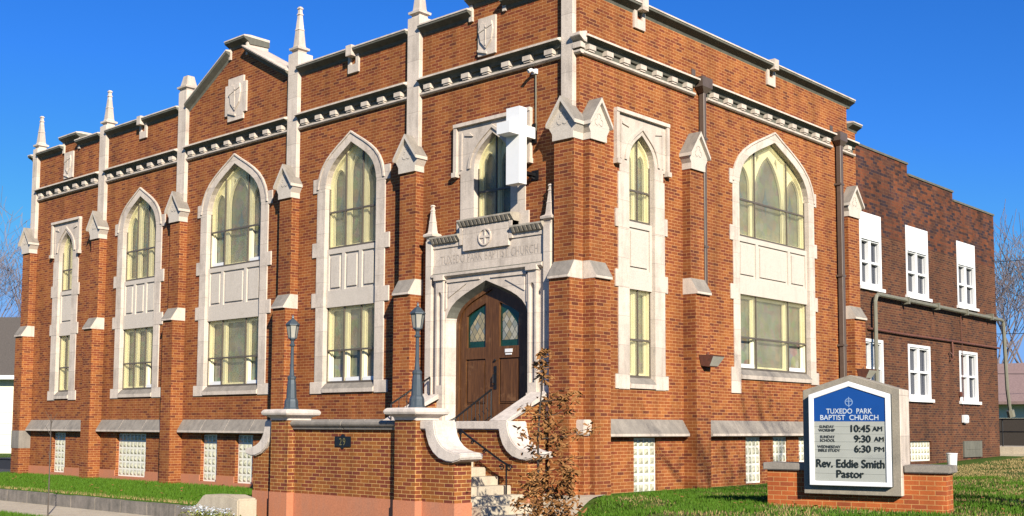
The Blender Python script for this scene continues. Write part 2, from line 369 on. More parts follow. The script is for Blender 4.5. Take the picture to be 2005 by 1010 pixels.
BASE = {}
def put(o, parent):
    """parts are modelled in the place's own coordinates, so undo the base point of the thing"""
    if parent is None: return
    o.parent = parent
    if parent.name in BASE: o.matrix_parent_inverse = BASE[parent.name]
def tag(o, label, cat, group=None, kind=None):
    o['label'] = label; o['category'] = cat
    if group: o['group'] = group
    if kind: o['kind'] = kind
    return o
def thing(name, label, cat, loc=(0,0,0), rz=0, group=None, local=False):
    o = bpy.data.objects.new(name, None); COL.objects.link(o); o.empty_display_size = .2
    o.location = loc; o.rotation_euler = (0, 0, rz); tag(o, label, cat, group)
    if not local: BASE[o.name] = (Matrix.Translation(loc) @ Matrix.Rotation(rz, 4, 'Z')).inverted()
    return o
def text(name, s, mat, parent, mtx, width=None, height=None, bold=0., depth=.003, spacing=1.0):
    cu = bpy.data.curves.new(name, 'FONT'); cu.body = s; cu.align_x = 'CENTER'; cu.align_y = 'CENTER'
    cu.space_character = spacing; cu.space_line = .95
    t = bpy.data.objects.new(name, cu); COL.objects.link(t)
    dg = bpy.context.evaluated_depsgraph_get(); me = bpy.data.meshes.new_from_object(t.evaluated_get(dg))
    bpy.data.objects.remove(t)
    co = [v.co.copy() for v in me.vertices]; fs = [tuple(p.vertices) for p in me.polygons]
    x0, x1 = min(c.x for c in co), max(c.x for c in co); y0, y1 = min(c.y for c in co), max(c.y for c in co)
    sx = (width/(x1-x0)) if width else height/(y1-y0); sy = (height/(y1-y0)) if height else sx
    V = []; F = []
    sh = [(0, 0)] if bold <= 0 else [(0, 0), (-bold, 0), (bold, 0), (0, bold*.8), (0, -bold*.8)]
    for i, (dx, dy) in enumerate(sh):
        k = len(V); V += [mtx @ Vector(((c.x-(x0+x1)/2)*sx+dx, (c.y-(y0+y1)/2)*sy+dy, depth+i*.0004)) for c in co]
        F += [tuple(k+q for q in f) for f in fs]
    bpy.data.meshes.remove(me); me = bpy.data.meshes.new(name); me.from_pydata(V, [], F)
    me.materials.append(MAT[mat])
    o = bpy.data.objects.new(name, me); COL.objects.link(o); put(o, parent); return o
def face_mtx(fmap, u, v, z):
    o = fmap((u, v, z)); x = fmap((1, 0, 0)); n = fmap((0, 1, 0))
    mm = Matrix((x, Vector((0, 0, 1)), n)).transposed().to_4x4(); mm.translation = o; return mm

# ------------------------------------------------------------------ ground
def ss(a, b, x): return smooth01((x-a)/(b-a))
def gz(x, y):
    left = -.28 if y > -4.42 else -.62
    path = -.32*ss(-.3, -2.0, y)
    right = path + (.10-path)*ss(1.9, 4.6, x)
    right += (-.6-right)*ss(-3.8, -7.5, y)
    k = ss(-5.3, -1.0, x)
    z = left*(1-k)+right*k
    z += .027*max(0, min(y, 22)-6.5)*ss(-1, 0, x)
    if y < -3.3 and x < .6 and k > .0: z = -.62
    z += .02*math.sin(x*.9+1)*math.sin(y*.7) * ss(2.5, 5, x)
    return z
def axis(lo, hi, step, extra):
    a = list(np.arange(lo, hi+.001, step))+extra
    return sorted(set(round(float(t), 3) for t in a))
xs = axis(-34, 20, .5, [-700, -300, -120, -70, -45, 26, 40, 70, 150, 400, 900])
ys = axis(-20, 32, .5, [-400, -150, -60, -30, -4.40, -4.44, 40, 55, 80, 150, 400, 1200])
g = MB()
idx = {}
for j, y in enumerate(ys):
    for i, x in enumerate(xs): idx[i, j] = g.add([(x, y, gz(x, y))])
for j in range(len(ys)-1):
    for i in range(len(xs)-1): g.face((idx[i, j], idx[i+1, j], idx[i+1, j+1], idx[i, j+1]))
ground = g.build('ground', 'lawn', smooth=True); ground['kind'] = 'structure'

def sheet(name, mat, pts_fn, nu, nv, lift):
    s = MB(); ids = {}
    for j in range(nv+1):
        for i in range(nu+1):
            x, y = pts_fn(i/nu, j/nv); ids[i, j] = s.add([(x, y, gz(x, y)+lift)])
    for j in range(nv):
        for i in range(nu): s.face((ids[i, j], ids[i+1, j], ids[i+1, j+1], ids[i, j+1]))
    o = s.build(name, mat); o['kind'] = 'structure'; return o
s = MB(); s.box(-60, -.9, -5.86, -4.52, -.75, -.55); pv = s.build('sidewalk', 'concrete'); pv['kind'] = 'structure'
sheet('path', 'concrete', lambda a, b: (-.9+a*(1.32+2.3*(1-b)), -5.8+b*6.1), 12, 24, .02)
s = MB(); s.box(-400, 300, -17.0, -8.5, -.9, -.592); rd = s.build('road', 'tar'); rd['kind'] = 'structure'
s = MB(); s.box(-28, -24.3, -4.3, 3.2, -.5, -.262); rd = s.build('driveway', 'tar'); rd['kind'] = 'structure'
s = MB(); s.cur = 0
rng = random.Random(3)
x = -40.
while x < -6.2:
    w = rng.uniform(.95, 1.1); s.box(x, min(x+w-.012, -6.15), -4.52, -4.30, -.75, -.29+rng.uniform(-.008, .008)); x += w
kb = s.build('retaining_kerb', 'kerb', bevel=.012); tag(kb, 'long low grey concrete kerb of butted slabs holding the lawn above the sidewalk', 'kerb')

# ------------------------------------------------------------------ the church
church = thing('brick_church', 'orange brick gothic church with limestone trim, arched windows and a pinnacled parapet', 'church', (-11.5, 0, 0))
NP = [(0, 1), (.2, .885), (.4, .775), (.58, .665), (.73, .55), (.85, .42), (.93, .28), (.98, .13), (1, 0)]
def arch(c, h, spring, apex, n=None):
    """pointed arch, from the left spring over the apex to the right spring"""
    r = [(c+t*h, spring+q*(apex-spring)) for t, q in NP]
    l = [(c-t*h, spring+q*(apex-spring)) for t, q in NP[1:]]
    return l[::-1]+r
def opening(c, h, z0, spring, apex): return [(c-h, z0)]+arch(c, h, spring, apex)+[(c+h, z0)]
def rect(u0, u1, z0, z1): return [(u0, z0), (u1, z0), (u1, z1), (u0, z1)]

# windows: centre, half width, sill, lower head, upper sill, spring, apex, lights
GW = {
 'w2': (A, -16.27, .90, 2.31, 4.07, 5.47, 6.93, 7.88, (1, 1, 1), {(0, 0, 2)}, .36),
 'w3': (A, -11.58, 1.21, 2.31, 4.05, 5.46, 6.93, 8.13, (.27, .43, .30), {(0, 0, 0), (0, 0, 2), (1, 0, 0), (1, 0, 2)}, .36),
 'w4': (A, -6.86, .915, 2.29, 4.08, 5.47, 6.93, 7.93, (1, 1, 1), {(0, 0, 0), (0, 0, 1), (0, 0, 2)}, .38),
 'w7': (B, 7.42, 1.64, 2.62, 4.36, 5.71, 6.93, 8.15, (.27, .46, .27), {(0, 0, 0), (0, 0, 2)}, .30),
}
RW = {
 'w1': (A, -20.64, .44, 2.32, 4.07, 5.47, 6.70, 7.32, (1, 1), .90),
 'w6': (B, 2.0, .44, 2.29, 4.09, 5.48, 6.70, 7.30, (1, 1), .90),
 'w5': (A, -2.31, .52, None, None, 5.52, 6.70, 7.38, (1, 1), 1.07),
}
BAS_A = [(-21.16, -20.31, 4), (-17.25, -15.61, 8), (-12.86, -12.11, 4), (-11.29, -10.53, 4), (-7.6, -6.1, 7)]
BAS_B = [(1.71, 2.51, 4, -.04), (5.97, 6.66, 4, .03), (7.19, 7.88, 4, .46), (8.42, 9.1, 4, .46)]
DOOR_C, DOOR_H = -2.30, 1.17

# walls
def surround_outline(c, h, z0, spring, apex): return opening(c, h+.02, z0, spring, apex+.02)
holesA = []
for k in ('w2', 'w3', 'w4'): q = GW[k]; holesA.append(surround_outline(q[1], q[2], q[3]-.2, q[6], q[7]))
q = RW['w1']; holesA.append(surround_outline(q[1], q[2], q[3]-.2, q[6], q[7]))
q = RW['w5']; holesA.append(surround_outline(q[1], q[2], q[5]-.1, q[6], q[7]))
holesA.append(opening(DOOR_C, DOOR_H+.02, 1.2, 3.45, 4.29))
for u0, u1, n in BAS_A: holesA.append(rect(u0, u1, -.17, 1.06))
PT = 9.97      # brick top under the copings
outA = [(-23.12, -.8), (-.001, -.8), (-.001, PT), (-2.02, PT), (-2.02, PT+.26), (-2.90, PT+.26), (-2.90, PT), (-9.2, PT), (-11.15, 10.98), (-11.15, 11.26), (-11.86, 11.26), (-11.86, 11.02), (-13.75, PT), (-20.06, PT), (-20.06, PT+.25), (-20.98, PT+.25), (-20.98, PT), (-23.12, PT)]
w = MB(A); w.plate(outA, holesA, -.6, 0); w.build('street_wall', 'brick', church)
holesB = []
q = GW['w7']; holesB.append(surround_outline(q[1], q[2], q[3]-.2, q[6], q[7]))
q = RW['w6']; holesB.append(surround_outline(q[1], q[2], q[3]-.2, q[6], q[7]))
for u0, u1, n, z in BAS_B: holesB.append(rect(u0, u1, z, 1.08))
outB = [(.002, -.8), (11.75, -.8), (11.75, 9.29), (11.27, 9.29), (11.27, 9.90), (.002, 9.90)]
w = MB(B); w.plate(outB, holesB, -.6, .001); w.build('side_wall', 'brick', church)
w = MB(); w.box(-23.1, -22.6, .6, 11.7, -.8, 9.8); w.box(-22.6, -.6, 11.2, 11.7, -.8, 9.28); w.build('rear_wall', 'brick', church)
w = MB(); w.box(-22.6, -.6, .6, 11.2, 9.0, 9.15); w.build('roof', 'shingle', church)
w = MB(); w.box(-22.4, -1.0, .9, 11.0, 3.0, 3.1); w.build('upper_floor', 'dark_inside', church)
# pink plinth along the street wall
w = MB(A)
for u0, u1 in ((-22.7, -21.17), (-20.30, -18.65), (-18.15, -17.26), (-15.60, -14.25), (-13.75, -12.87), (-12.10, -11.30), (-10.52, -9.3), (-8.8, -5.0)): w.box(u0, u1, -.02, .025, -.8, .0)
for u0, u1, n in BAS_A[:4]: w.box(u0-.01, u1+.01, -.3, .024, -.8, -.165)
w.build('plinth', 'stucco', church)

# cornice, copings, string
def cornice(fmap, segs, name='cornice'):
    for u0, u1 in segs:
        c = MB(fmap)
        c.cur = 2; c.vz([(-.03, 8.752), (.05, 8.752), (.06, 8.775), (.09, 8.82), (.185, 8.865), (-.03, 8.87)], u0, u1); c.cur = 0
        c.vz([(-.03, 8.8705), (.205, 8.866), (.205, 8.905), (.0, 8.97), (-.03, 8.97)], u0, u1)
        c.vz([(-.03, 8.54), (.05, 8.54), (.085, 8.565), (.085, 8.605), (.02, 8.635), (-.03, 8.635)], u0, u1)
        c.cur = 2; c.box(u0, u1, -.02, .004, 8.63, 8.76); c.cur = 0  # dark strip behind the blocks, deep recess shade put into its colour
        n = max(1, int(round((u1-u0)/.585))); st = (u1-u0)/n
        for i in range(n):
            a = u0+st*(i+.5)-.13
            c.box(a, a+.21, -.03, .125, 8.655, 8.752)
            c.box(a+.02, a+.19, -.03, .105, 8.62, 8.657)
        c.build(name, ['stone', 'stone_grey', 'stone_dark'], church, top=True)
PIL_A = [(-22.99, -22.66), (-18.60, -18.22), (-14.24, -13.84), (-9.24, -8.84), (-4.86, -4.47), (-.39, -.09)]
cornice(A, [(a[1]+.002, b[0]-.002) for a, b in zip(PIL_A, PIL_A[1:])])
c = MB(A); c.vz([(-.03, 8.75), (.06, 8.76), (.19, 8.84), (.20, 8.855), (.20, 8.905), (.0, 8.97), (-.03, 8.97)], -.088, .16); c.vz([(-.03, 8.54), (.05, 8.54), (.085, 8.565), (.085, 8.605), (.02, 8.635), (-.03, 8.635)], -.088, .083); c.box(-.088, .118, -.03, .118, 8.637, 8.748); c.build('cornice', ['stone', 'stone_grey'], church, top=True)
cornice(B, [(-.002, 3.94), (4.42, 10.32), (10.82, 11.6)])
COP = [(-.62, -.02), (.0, -.06), (.03, .0), (.17, .075), (.175, .085), (.175, .122), (-.62, .122)]
LIP = [(-.62, .123), (.19, .123), (.19, .155), (.0, .185), (-.62, .185)]
def coping(fmap, pts, mats=('stone_dark', 'stone_grey', 'stone')):
    for p0, p1 in pts:
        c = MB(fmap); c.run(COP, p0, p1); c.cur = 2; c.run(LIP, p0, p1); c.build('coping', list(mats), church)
seg = []
zz = PT
for (a, b) in [((-23.2, zz), (-22.992, zz)), ((-22.658, zz), (-21.0, zz)), ((-20.04, zz), (-18.602, zz)), ((-18.218, zz), (-14.242, zz)), ((-8.838, zz), (-4.862, zz)), ((-4.468, zz), (-2.92, zz)), ((-2.0, zz), (-.392, zz)), ((-.088, zz), (.12, zz)), ((-21.10, zz+.25), (-19.94, zz+.25)), ((-3.02, zz+.26), (-1.9, zz+.26))]: seg.append((a, b))
seg += [((-13.838, zz-.01), (-11.87, 11.04)), ((-11.14, 11.0), (-9.242, zz)), ((-11.96, 11.27), (-11.05, 11.27))]
coping(A, seg)
coping(B, [((.142, 9.885), (11.45, 9.885)), ((11.29, 9.28), (11.83, 9.28))])
# kneeler stones at the steps of the parapet and the gable
for u0, u1, z0, z1 in ((-21.07, -20.97, zz-.1, zz+.245), (-2.995, -2.895, zz-.1, zz+.255), (-20.065, -19.965, zz-.1, zz+.245), (-2.025, -1.93, zz-.1, zz+.255), (-11.93, -11.85, 10.95, 11.265), (-11.16, -11.08, 10.93, 11.265)):
    c = MB(A); c.box(u0, u1, -.6, .05, z0, z1); c.build('kneeler', 'stone', church)
# small stone drops under the copings
for fmap, u in ((A, -16.2), (A, -6.8), (B, 1.92), (B, 7.27)):
    c = MB(fmap); z = 9.56 if fmap is A else 9.52
    c.plate([(u-.19, z), (u+.19, z), (u+.19, z+.42), (u+.09, z+.42), (u+.09, z+.2), (u-.09, z+.2), (u-.09, z+.42), (u-.19, z+.42)], [], -.02, .05)
    c.box(u-.1, u+.1, .0, .20, z+.37, z+.62)
    c.build('coping_drop', 'stone', church)

def shield(c, u, z, k=1.0, v=.055):
    out = [(-.16, .26), (0, .21), (.16, .26), (.20, .08), (.15, -.14), (0, -.30), (-.15, -.14), (-.20, .08)]
    c.uz([(u+a*k, z+b*k) for a, b in out], v-.02, v+.03)
    c.box(u-.012, u+.012, v+.028, v+.045, z-.24*k, z+.18*k); c.uz([(u-.2*k, z+.05*k), (u+.19*k, z+.16*k), (u+.19*k, z+.19*k), (u-.2*k, z+.09*k)], v+.028, v+.045)
    c.uz([(u-.24*k, z-.34*k), (u+.02*k, z-.42*k), (u+.02*k, z-.38*k), (u-.24*k, z-.29*k)], v-.02, v+.03)
for u0, u1, z0, z1, stp in ((-20.93, -20.36, 9.03, 9.86, 0), (-12.05, -11.10, 9.27, 10.42, 1), (-2.72, -2.22, 9.05, 9.86, 0)):
    c = MB(A); uc = (u0+u1)/2; zc = (z0+z1)/2
    if stp: c.uz([(u0, z0+.17), (u0+.13, z0+.17), (u0+.13, z0), (u1-.13, z0), (u1-.13, z0+.17), (u1, z0+.17), (u1, z1-.17), (u1-.13, z1-.17), (u1-.13, z1), (u0+.13, z1), (u0+.13, z1-.17), (u0, z1-.17)], -.02, .05); shield(c, uc, zc+.06, 1.25)
    else: c.uz(rect(u0, u1, z0, z1), -.02, .05); shield(c, uc, zc+.03)
    c.build('shield_panel', 'stone', church)

# buttresses
def buttress(fmap, u0, u1, dl=.37, du=.23, zb=-.8, off=0.):
    b = MB(fmap)
    b.box(u0-.005, u1+.005, -.05, dl, zb, 4.14+off); b.box(u0, u1, -.05, du, 4.14+off, 6.86+off)
    o = b.build('buttress', 'brick', church)
    c = MB(fmap)
    c.vz([(-.02, 4.12+off), (dl+.055, 4.12+off), (dl+.055, 4.175+off), (du+.004, 4.47+off), (-.02, 4.47+off)], u0-.012, u1+.012)
    c.build('weathering', ['stone', 'stone_grey'], o, top=True, bevel=.006, seg=1)
    c = MB(fmap); uc = (u0+u1)/2; z = 6.83+off
    c.uz([(u0-.012, z), (u1+.012, z), (u1+.012, z+.13), (u1+.10, z+.27), (u0-.10, z+.27), (u0-.012, z+.13)], -.03, du+.045)
    c.uz([(u0-.085, z+.271), (u1+.085, z+.271), (u1+.085, z+.33), (uc, z+.79), (u0-.085, z+.33)], -.03, du+.046)
    c.uz([(u0-.115, z+.265), (u0-.115, z+.335), (uc, z+.845), (uc, z+.745)], -.035, du+.125)
    c.uz([(u1+.115, z+.265), (u1+.115, z+.335), (uc+.001, z+.845), (uc+.001, z+.745)], -.035, du+.125)
    # sunk trefoil on the gablet, as a raised bead
    for a, r in ((90, .0), (210, .0), (330, .0)):
        pc = (uc+.075*math.cos(rad(a)), z+.40+.075*math.sin(rad(a)))
        inn = [(pc[0]+.055*math.cos(rad(t)), pc[1]+.055*math.sin(rad(t))) for t in range(a-120, a+121, 30)]
        ou = [(pc[0]+.068*math.cos(rad(t)), pc[1]+.068*math.sin(rad(t))) for t in range(a-120, a+121, 30)]
        c.ring(inn, ou, du+.03, du+.056)
    c.build('gablet_cap', ['panel', 'stone_grey'], o, top=True)
    return o
BUT_A = [(-23.16, -22.66), (-18.66, -18.17), (-14.28, -13.80), (-9.30, -8.82), (-4.91, -4.40), (-.455, .045)]
for u0, u1 in BUT_A: buttress(A, u0, u1)
buttress(B, .048, .53, .33, .20, off=.004); buttress(B, 3.50, 4.02, .33, .20, off=.002); buttress(B, 10.90, 11.52, .30, .17)
c = MB(); c.box(.03, .21, -.13, .10, -.6, 1.13); c.build('notch_pier', 'brick', church)
c = MB(); c.box(.02, .25, -.17, .10, 1.13, 1.43); c.build('notch_cap', ['stone', 'stone_grey'], church, bevel=.02, top=True)
c = MB(A); c.box(-23.18, -22.645, -.05, .382, .55, 1.11); c.build('cornerstone', 'stone_grey', church, bevel=.005)

# pilaster strips and pinnacles
def pinnacle(mb, cu, cv, z, h, w=.17):
    prof = [(w, -.12), (w, -.03), (w+.055, .0), (w+.06, .05), (w-.01, .09), (w-.02, .14), (w*.62, h*.45), (w*.70, h*.46), (w*.58, h*.5), (w*.36, h*.80), (w*.5, h*.82), (w*.34, h*.86), (w*.30, h*.93), (w*.48, h*.955), (w*.30, h)]
    mb.lathe(prof, (cu, cv, z), sq=True)
tops = [10.30, 10.30, 10.50, 10.50, 10.36, 10.36]; hts = [1.02, 1.02, .0, 1.12, 1.02, 1.02]
for (u0, u1), zt, h in zip(PIL_A, tops, hts):
    p = MB(A); p.box(u0, u1, -.02, .105, 6.9, zt); p.box(u0, u1, -.35, .0, 9.9, zt-.002)
    o = p.build('pilaster', 'stone', church, bevel=.008, seg=1)
    p = MB(A)
    if h: pinnacle(p, (u0+u1)/2, -.08, zt+.1, h, .125)
    else: p.lathe([(.17, -.12), (.17, -.03), (.225, .0), (.23, .05), (.16, .09), (.15, .14), (.105, .36), (.08, .37)], ((u0+u1)/2, -.08, zt+.1), sq=True)
    p.build('pinnacle', 'stone', o)

# water tables over the basement lights
def watertable(fmap, u0, u1, name='water_table'):
    c = MB(fmap); n = max(1, int(round((u1-u0)/1.15))); st = (u1-u0)/n
    for i in range(n):
        c.vz([(-.02, 1.10), (.17, 1.10), (.185, 1.11), (.185, 1.16), (.004, 1.45), (-.02, 1.45)], u0+st*i+.004, u0+st*(i+1)-.004)
    c.build(name, ['stone', 'stone_grey'], church, top=True)
for u0, u1 in ((-22.63, -18.72), (-18.12, -14.33), (-13.75, -9.36), (-8.77, -4.97)): watertable(A, u0, u1)
watertable(B, .60, 3.45); watertable(B, 4.33, 10.0)

# basement glass block lights
def glass_blocks(fmap, u0, u1, n, z0, z1, parent=church, dv=-.10):
    j = MB(fmap); j.box(u0-.01, u1+.01, dv-.2, dv, z0-.01, z1+.01); jo = j.build('glass_block_window', 'block_joint', parent)
    g = MB(fmap); r = max(1, int(round((z1-z0)/.2))); a = (u1-u0-.03)/n; b = (z1-z0-.03)/r
    for i in range(n):
        for k in range(r):
            x0, y0 = u0+.015+a*i+.017, z0+.015+b*k+.017; x1, y1 = x0+a-.034, y0+b-.034
            d = .07; q = g.add([(x0, dv-.01, y0), (x1, dv-.01, y0), (x1, dv-.01, y1), (x0, dv-.01, y1), (x0+.008, dv+.002, y0+.008), (x1-.008, dv+.002, y0+.008), (x1-.008, dv+.002, y1-.008), (x0+.008, dv+.002, y1-.008), (x0+d, dv+.03, y0+d), (x1-d, dv+.03, y0+d), (x1-d, dv+.03, y1-d), (x0+d, dv+.03, y1-d)])
            for e in range(4):
                w_ = (e+1) % 4; g.face((q+e, q+w_, q+4+w_, q+4+e)); g.face((q+4+e, q+4+w_, q+8+w_, q+8+e))
            g.face((q+8, q+9, q+10, q+11))
    g.build('glass_blocks', 'block', jo)
for u0, u1, n in BAS_A: glass_blocks(A, u0, u1, n, -.165, 1.06)
for u0, u1, n, z in BAS_B: glass_blocks(B, u0, u1, n, z+.005, 1.08, church, -.05)

# window parts
def lancet(c, h, z0, spring, rise, n=6):
    r = (rise*rise+h*h)/(2*h); pts = []
    for i in range(n+1):
        t = i/n; z = rise*t; x = h-(r-math.sqrt(max(r*r-z*z, 0))); pts.append((x, z))
    L = [(c-x, spring+z) for x, z in pts]; R = [(c+x, spring+z) for x, z in reversed(pts[:-1])]
    return [(c-h, z0)]+L+R+[(c+h, z0)]
def lights_of(c, h, fr, mull=.0):
    s_ = sum(fr); e = [c-h]
    for f in fr: e.append(e[-1]+2*h*f/s_)
    return e
def arch_z(c, h, spring, apex, u):
    t = min(1., abs(u-c)/h)
    for (t0, q0), (t1, q1) in zip(NP, NP[1:]):
        if t0 <= t <= t1: return spring+(q0+(q1-q0)*(t-t0)/(t1-t0))*(apex-spring)
    return spring
def sash(fmap, win, c, h, z0, z1, fr, top=None, missing=(), part=0):
    """cream timber frame, leaded glass behind it and the outer glazing with its dark bars. top=(spring, apex) for an arched head"""
    e = lights_of(c, h, fr); vf, vb = -.20, -.235; m_ = .09
    if top:
        sp, ap = top; outer = opening(c, h, z0, sp, ap); holes = []
        for a, b in zip(e, e[1:]):
            lc = (a+b)/2; lh = (b-a)/2-m_; zin = min(arch_z(c, h, sp, ap, a+.06), arch_z(c, h, sp, ap, b-.06))
            mid = len(fr) == 3 and abs(lc-c) < .05*h+.05 and fr[1] > .3
            if len(fr) == 3 and abs(lc-c) > .3*h:
                apex_ = min(arch_z(c, h, sp, ap, lc)-.14, zin+.42)
                rise = max(.30, lh*1.5)
            else: apex_ = ap-(.30 if len(fr) == 3 else .36); rise = lh*1.75
            hole = lancet(lc, lh, z0+.09, apex_-rise, rise)
            hole = [(u, min(z, arch_z(c, h, sp, ap, u)-.06)) for u, z in hole]
            holes.append(hole)
        if len(fr) == 3:
            for sgn in (-1, 1):
                ue = e[1] if sgn < 0 else e[2]; zt = arch_z(c, h, sp, ap, ue)
                # small kite lights between the lancets
                u_ = ue-sgn*.20*h*(1 if h > 1 else .8); zt2 = arch_z(c, h, sp, ap, u_)-.10
                holes.append([(u_, zt2), (u_-.035-.02*h, zt2-.12), (u_-.0+sgn*.05*h, zt2-.30), (u_+.035+.02*h, zt2-.12)])
        else:
            holes.append([(c, ap-.09), (c-.10, ap-.20), (c, ap-.36), (c+.10, ap-.20)])
        f = MB(fmap); f.plate(outer, holes, vb, vf)
        # bead round each lancet
        for H in holes[:len(fr)]:
            cu_ = sum(p[0] for p in H)/len(H); cz_ = sum(p[1] for p in H)/len(H)
            f.ring(H, [(cu_+(p[0]-cu_)*1.10, cz_+(p[1]-cz_)*1.03) for p in H], vf-.01, vf+.022)
        z1m = ap
    else:
        holes = [rect(a+m_, b-m_, z0+.10, z1-.07) for a, b in zip(e, e[1:])]
        f = MB(fmap); f.plate(rect(c-h, c+h, z0, z1), holes, vb, vf)
        outer = rect(c-h, c+h, z0, z1); z1m = z1
    for b in e[1:-1]: f.box(b-.05, b+.05, vf-.02, vf+.022, z0+.02, (arch_z(c, h, *top, b)-.02) if top else z1-.02)
    zj = top[0] if top else z1
    f.box(c-h, c-h+.035, vf-.02, -.135, z0+.01, zj); f.box(c+h-.035, c+h, vf-.02, -.135, z0+.01, zj); f.box(c-h+.035, c+h-.035, vf-.02, -.16, z0+.01, z0+.07)
    if top: f.ring(arch(c, h-.035, top[0], top[1]-.04), arch(c, h, top[0], top[1]), vf-.02, -.12)
    f.build('timber_frame', 'cream', win)
    gl = MB(fmap); gl.plate(outer, [], vb-.06, vb-.02)
    gl.cur = 1
    if top:
        for a, b in zip(e, e[1:]):
            lc = (a+b)/2; zc = z0+(top[0]-z0)*.62+ (.25 if b-a > .8 else .1); k = min(.9, (b-a)/.75)
            gl.uz([(lc, zc-.36*k), (lc+.07*k, zc-.09*k), (lc+.16*k, zc), (lc+.07*k, zc+.09*k), (lc, zc+.40*k), (lc-.07*k, zc+.09*k), (lc-.16*k, zc), (lc-.07*k, zc-.09*k)], vb-.025, vb-.014)
    gl.build('leaded_glass', ['glass', 'glass_blue'], win)
    # outer bars and panes
    vb0 = -.105; bars = MB(fmap); zt = z0+(z1m-z0)*(.43 if not top else .36)
    bars.box(c-h, c+h, vb0-.03, vb0+.012, z0-.0, z0+.05); bars.box(c-h, c+h, vb0-.014, vb0+.014, zt-.021, zt+.021)
    for b in e[1:-1]: bars.box(b-.014, b+.014, vb0-.028, vb0+.012, z0+.05, arch_z(c, h, *top, b) if top else z1m)
    for b in (e[0]+.008, e[-1]-.008): bars.box(b-.008, b+.008, vb0-.012, vb0+.010, z0+.05, top[0] if top else z1m)
    bars.build('outer_bars', 'dark_metal', win)
    pn = MB(fmap)
    for i, (a, b) in enumerate(zip(e, e[1:])):
        if (part, 0, i) not in missing: pn.plate(rect(a+.018, b-.018, z0+.05, zt-.022), [], vb0-.012, vb0-.008)
        if top:
            us = [a+.018+(b-a-.036)*t/8 for t in range(9)]
            pn.plate([(b-.018, zt+.022), (a+.018, zt+.022)][::-1]+[(u, arch_z(c, h, *top, u)) for u in reversed(us)], [], vb0-.012, vb0-.008)
        else: pn.plate(rect(a+.018, b-.018, zt+.022, z1m), [], vb0-.012, vb0-.008)
    pn.build('storm_pane', 'pane', win)
    if missing:
        for i, (a, b) in enumerate(zip(e, e[1:])):
            if (part, 0, i) in missing: pk = MB(fmap); pk.box(a+.04, b-.04, vf-.03, vf+.06, z0+.03, z0+.14); pk.build('inner_sash', 'white', win)
def spandrel(fmap, win, c, h, z1, z2, fr):
    e = lights_of(c, h, fr); p = MB(fmap)
    p.box(c-h, c+h, -.4, -.085, z1+.001, z2-.001)
    holes = [rect(a+(.07 if i == 0 else .055), b-(.07 if i == len(fr)-1 else .055), z1+.40, z2-.12) for i, (a, b) in enumerate(zip(e, e[1:]))]
    p.plate(rect(c-h+.001, c+h-.001, z1+.002, z2-.002), holes, -.09, -.05)
    for H in holes:
        (a, b), (u1_, z_) = H[0], H[2]; d = .085 if u1_-a > .3 else .06
        p.plate(rect(a+d, u1_-d, b+.07, z_-.07), [], -.09, -.052)
    p.build('spandrel_panel', 'panel', win)
def quoins(s_, c, side, h, z0s, wreg, wbig, v):
    for z0, z1 in z0s:
        a, b = (c-h-wbig, c-h) if side < 0 else (c+h, c+h+wbig)
        s_.box(a, b, -.42, v, z0, z1)
def gothic_window(key):
    fmap, c, h, z0, z1, z2, sp, ap, fr, miss, off = GW[key]
    s_ = MB(fmap); wr = .31 if h < 1.4 else .27; wb = .47 if h < 1.4 else .40; v = .028
    for sd in (-1, 1):
        a, b = (c-h-wr, c-h) if sd < 0 else (c+h, c+h+wr)
        s_.box(a, b, -.42, v, z0-(.21 if h < 1.4 else .24), sp)
        zs = [(6.86, 7.20), (5.30, 5.65), (4.09, 4.44), (z0-.245, z0+.035)] if h < 1.4 else [(6.86, 7.20), (5.55, 5.90), (4.2, 4.55), (z0-.26, z0+.04)]
        if h > 1.4 and sd < 0: zs[-1] = (2.07, z0+.04)
        for za, zb in zs:
            aa, bb = (c-h-wb, c-h-.01) if sd < 0 else (c+h+.01, c+h+wb)
            s_.box(aa, bb, -.40, v+.003, za, zb)
    inn = arch(c, h, sp, ap); ou = arch(c, h+.30, sp, ap+.255)
    s_.ring(inn, ou, -.42, v+.006)
    bead = arch(c, h+.02, sp, ap+.02); bo = arch(c, h+.07, sp, ap+.065)
    # outer hood roll
    s_.ring(arch(c, h+.24, sp, ap+.21), arch(c, h+.305, sp, ap+.262), 0, v+.03)
    win = s_.build('gothic_window', ['stone', 'stone_grey'], church, bevel=.006, seg=1)
    si = MB(fmap); si.vz([(-.42, z0-.22), (.05, z0-.22), (.06, z0-.13), (-.06, z0), (-.42, z0)], c-h+.001, c+h-.001)
    si.build('sill', ['stone', 'stone_grey'], win, top=True)
    sash(fmap, win, c, h-.001, z0+.001, z1, fr, None, miss, 0)
    spandrel(fmap, win, c, h-.002, z1, z2, fr)
    sash(fmap, win, c, h-.001, z2+.001, None, fr, (sp, ap), miss, 1)
for k in GW: gothic_window(k)
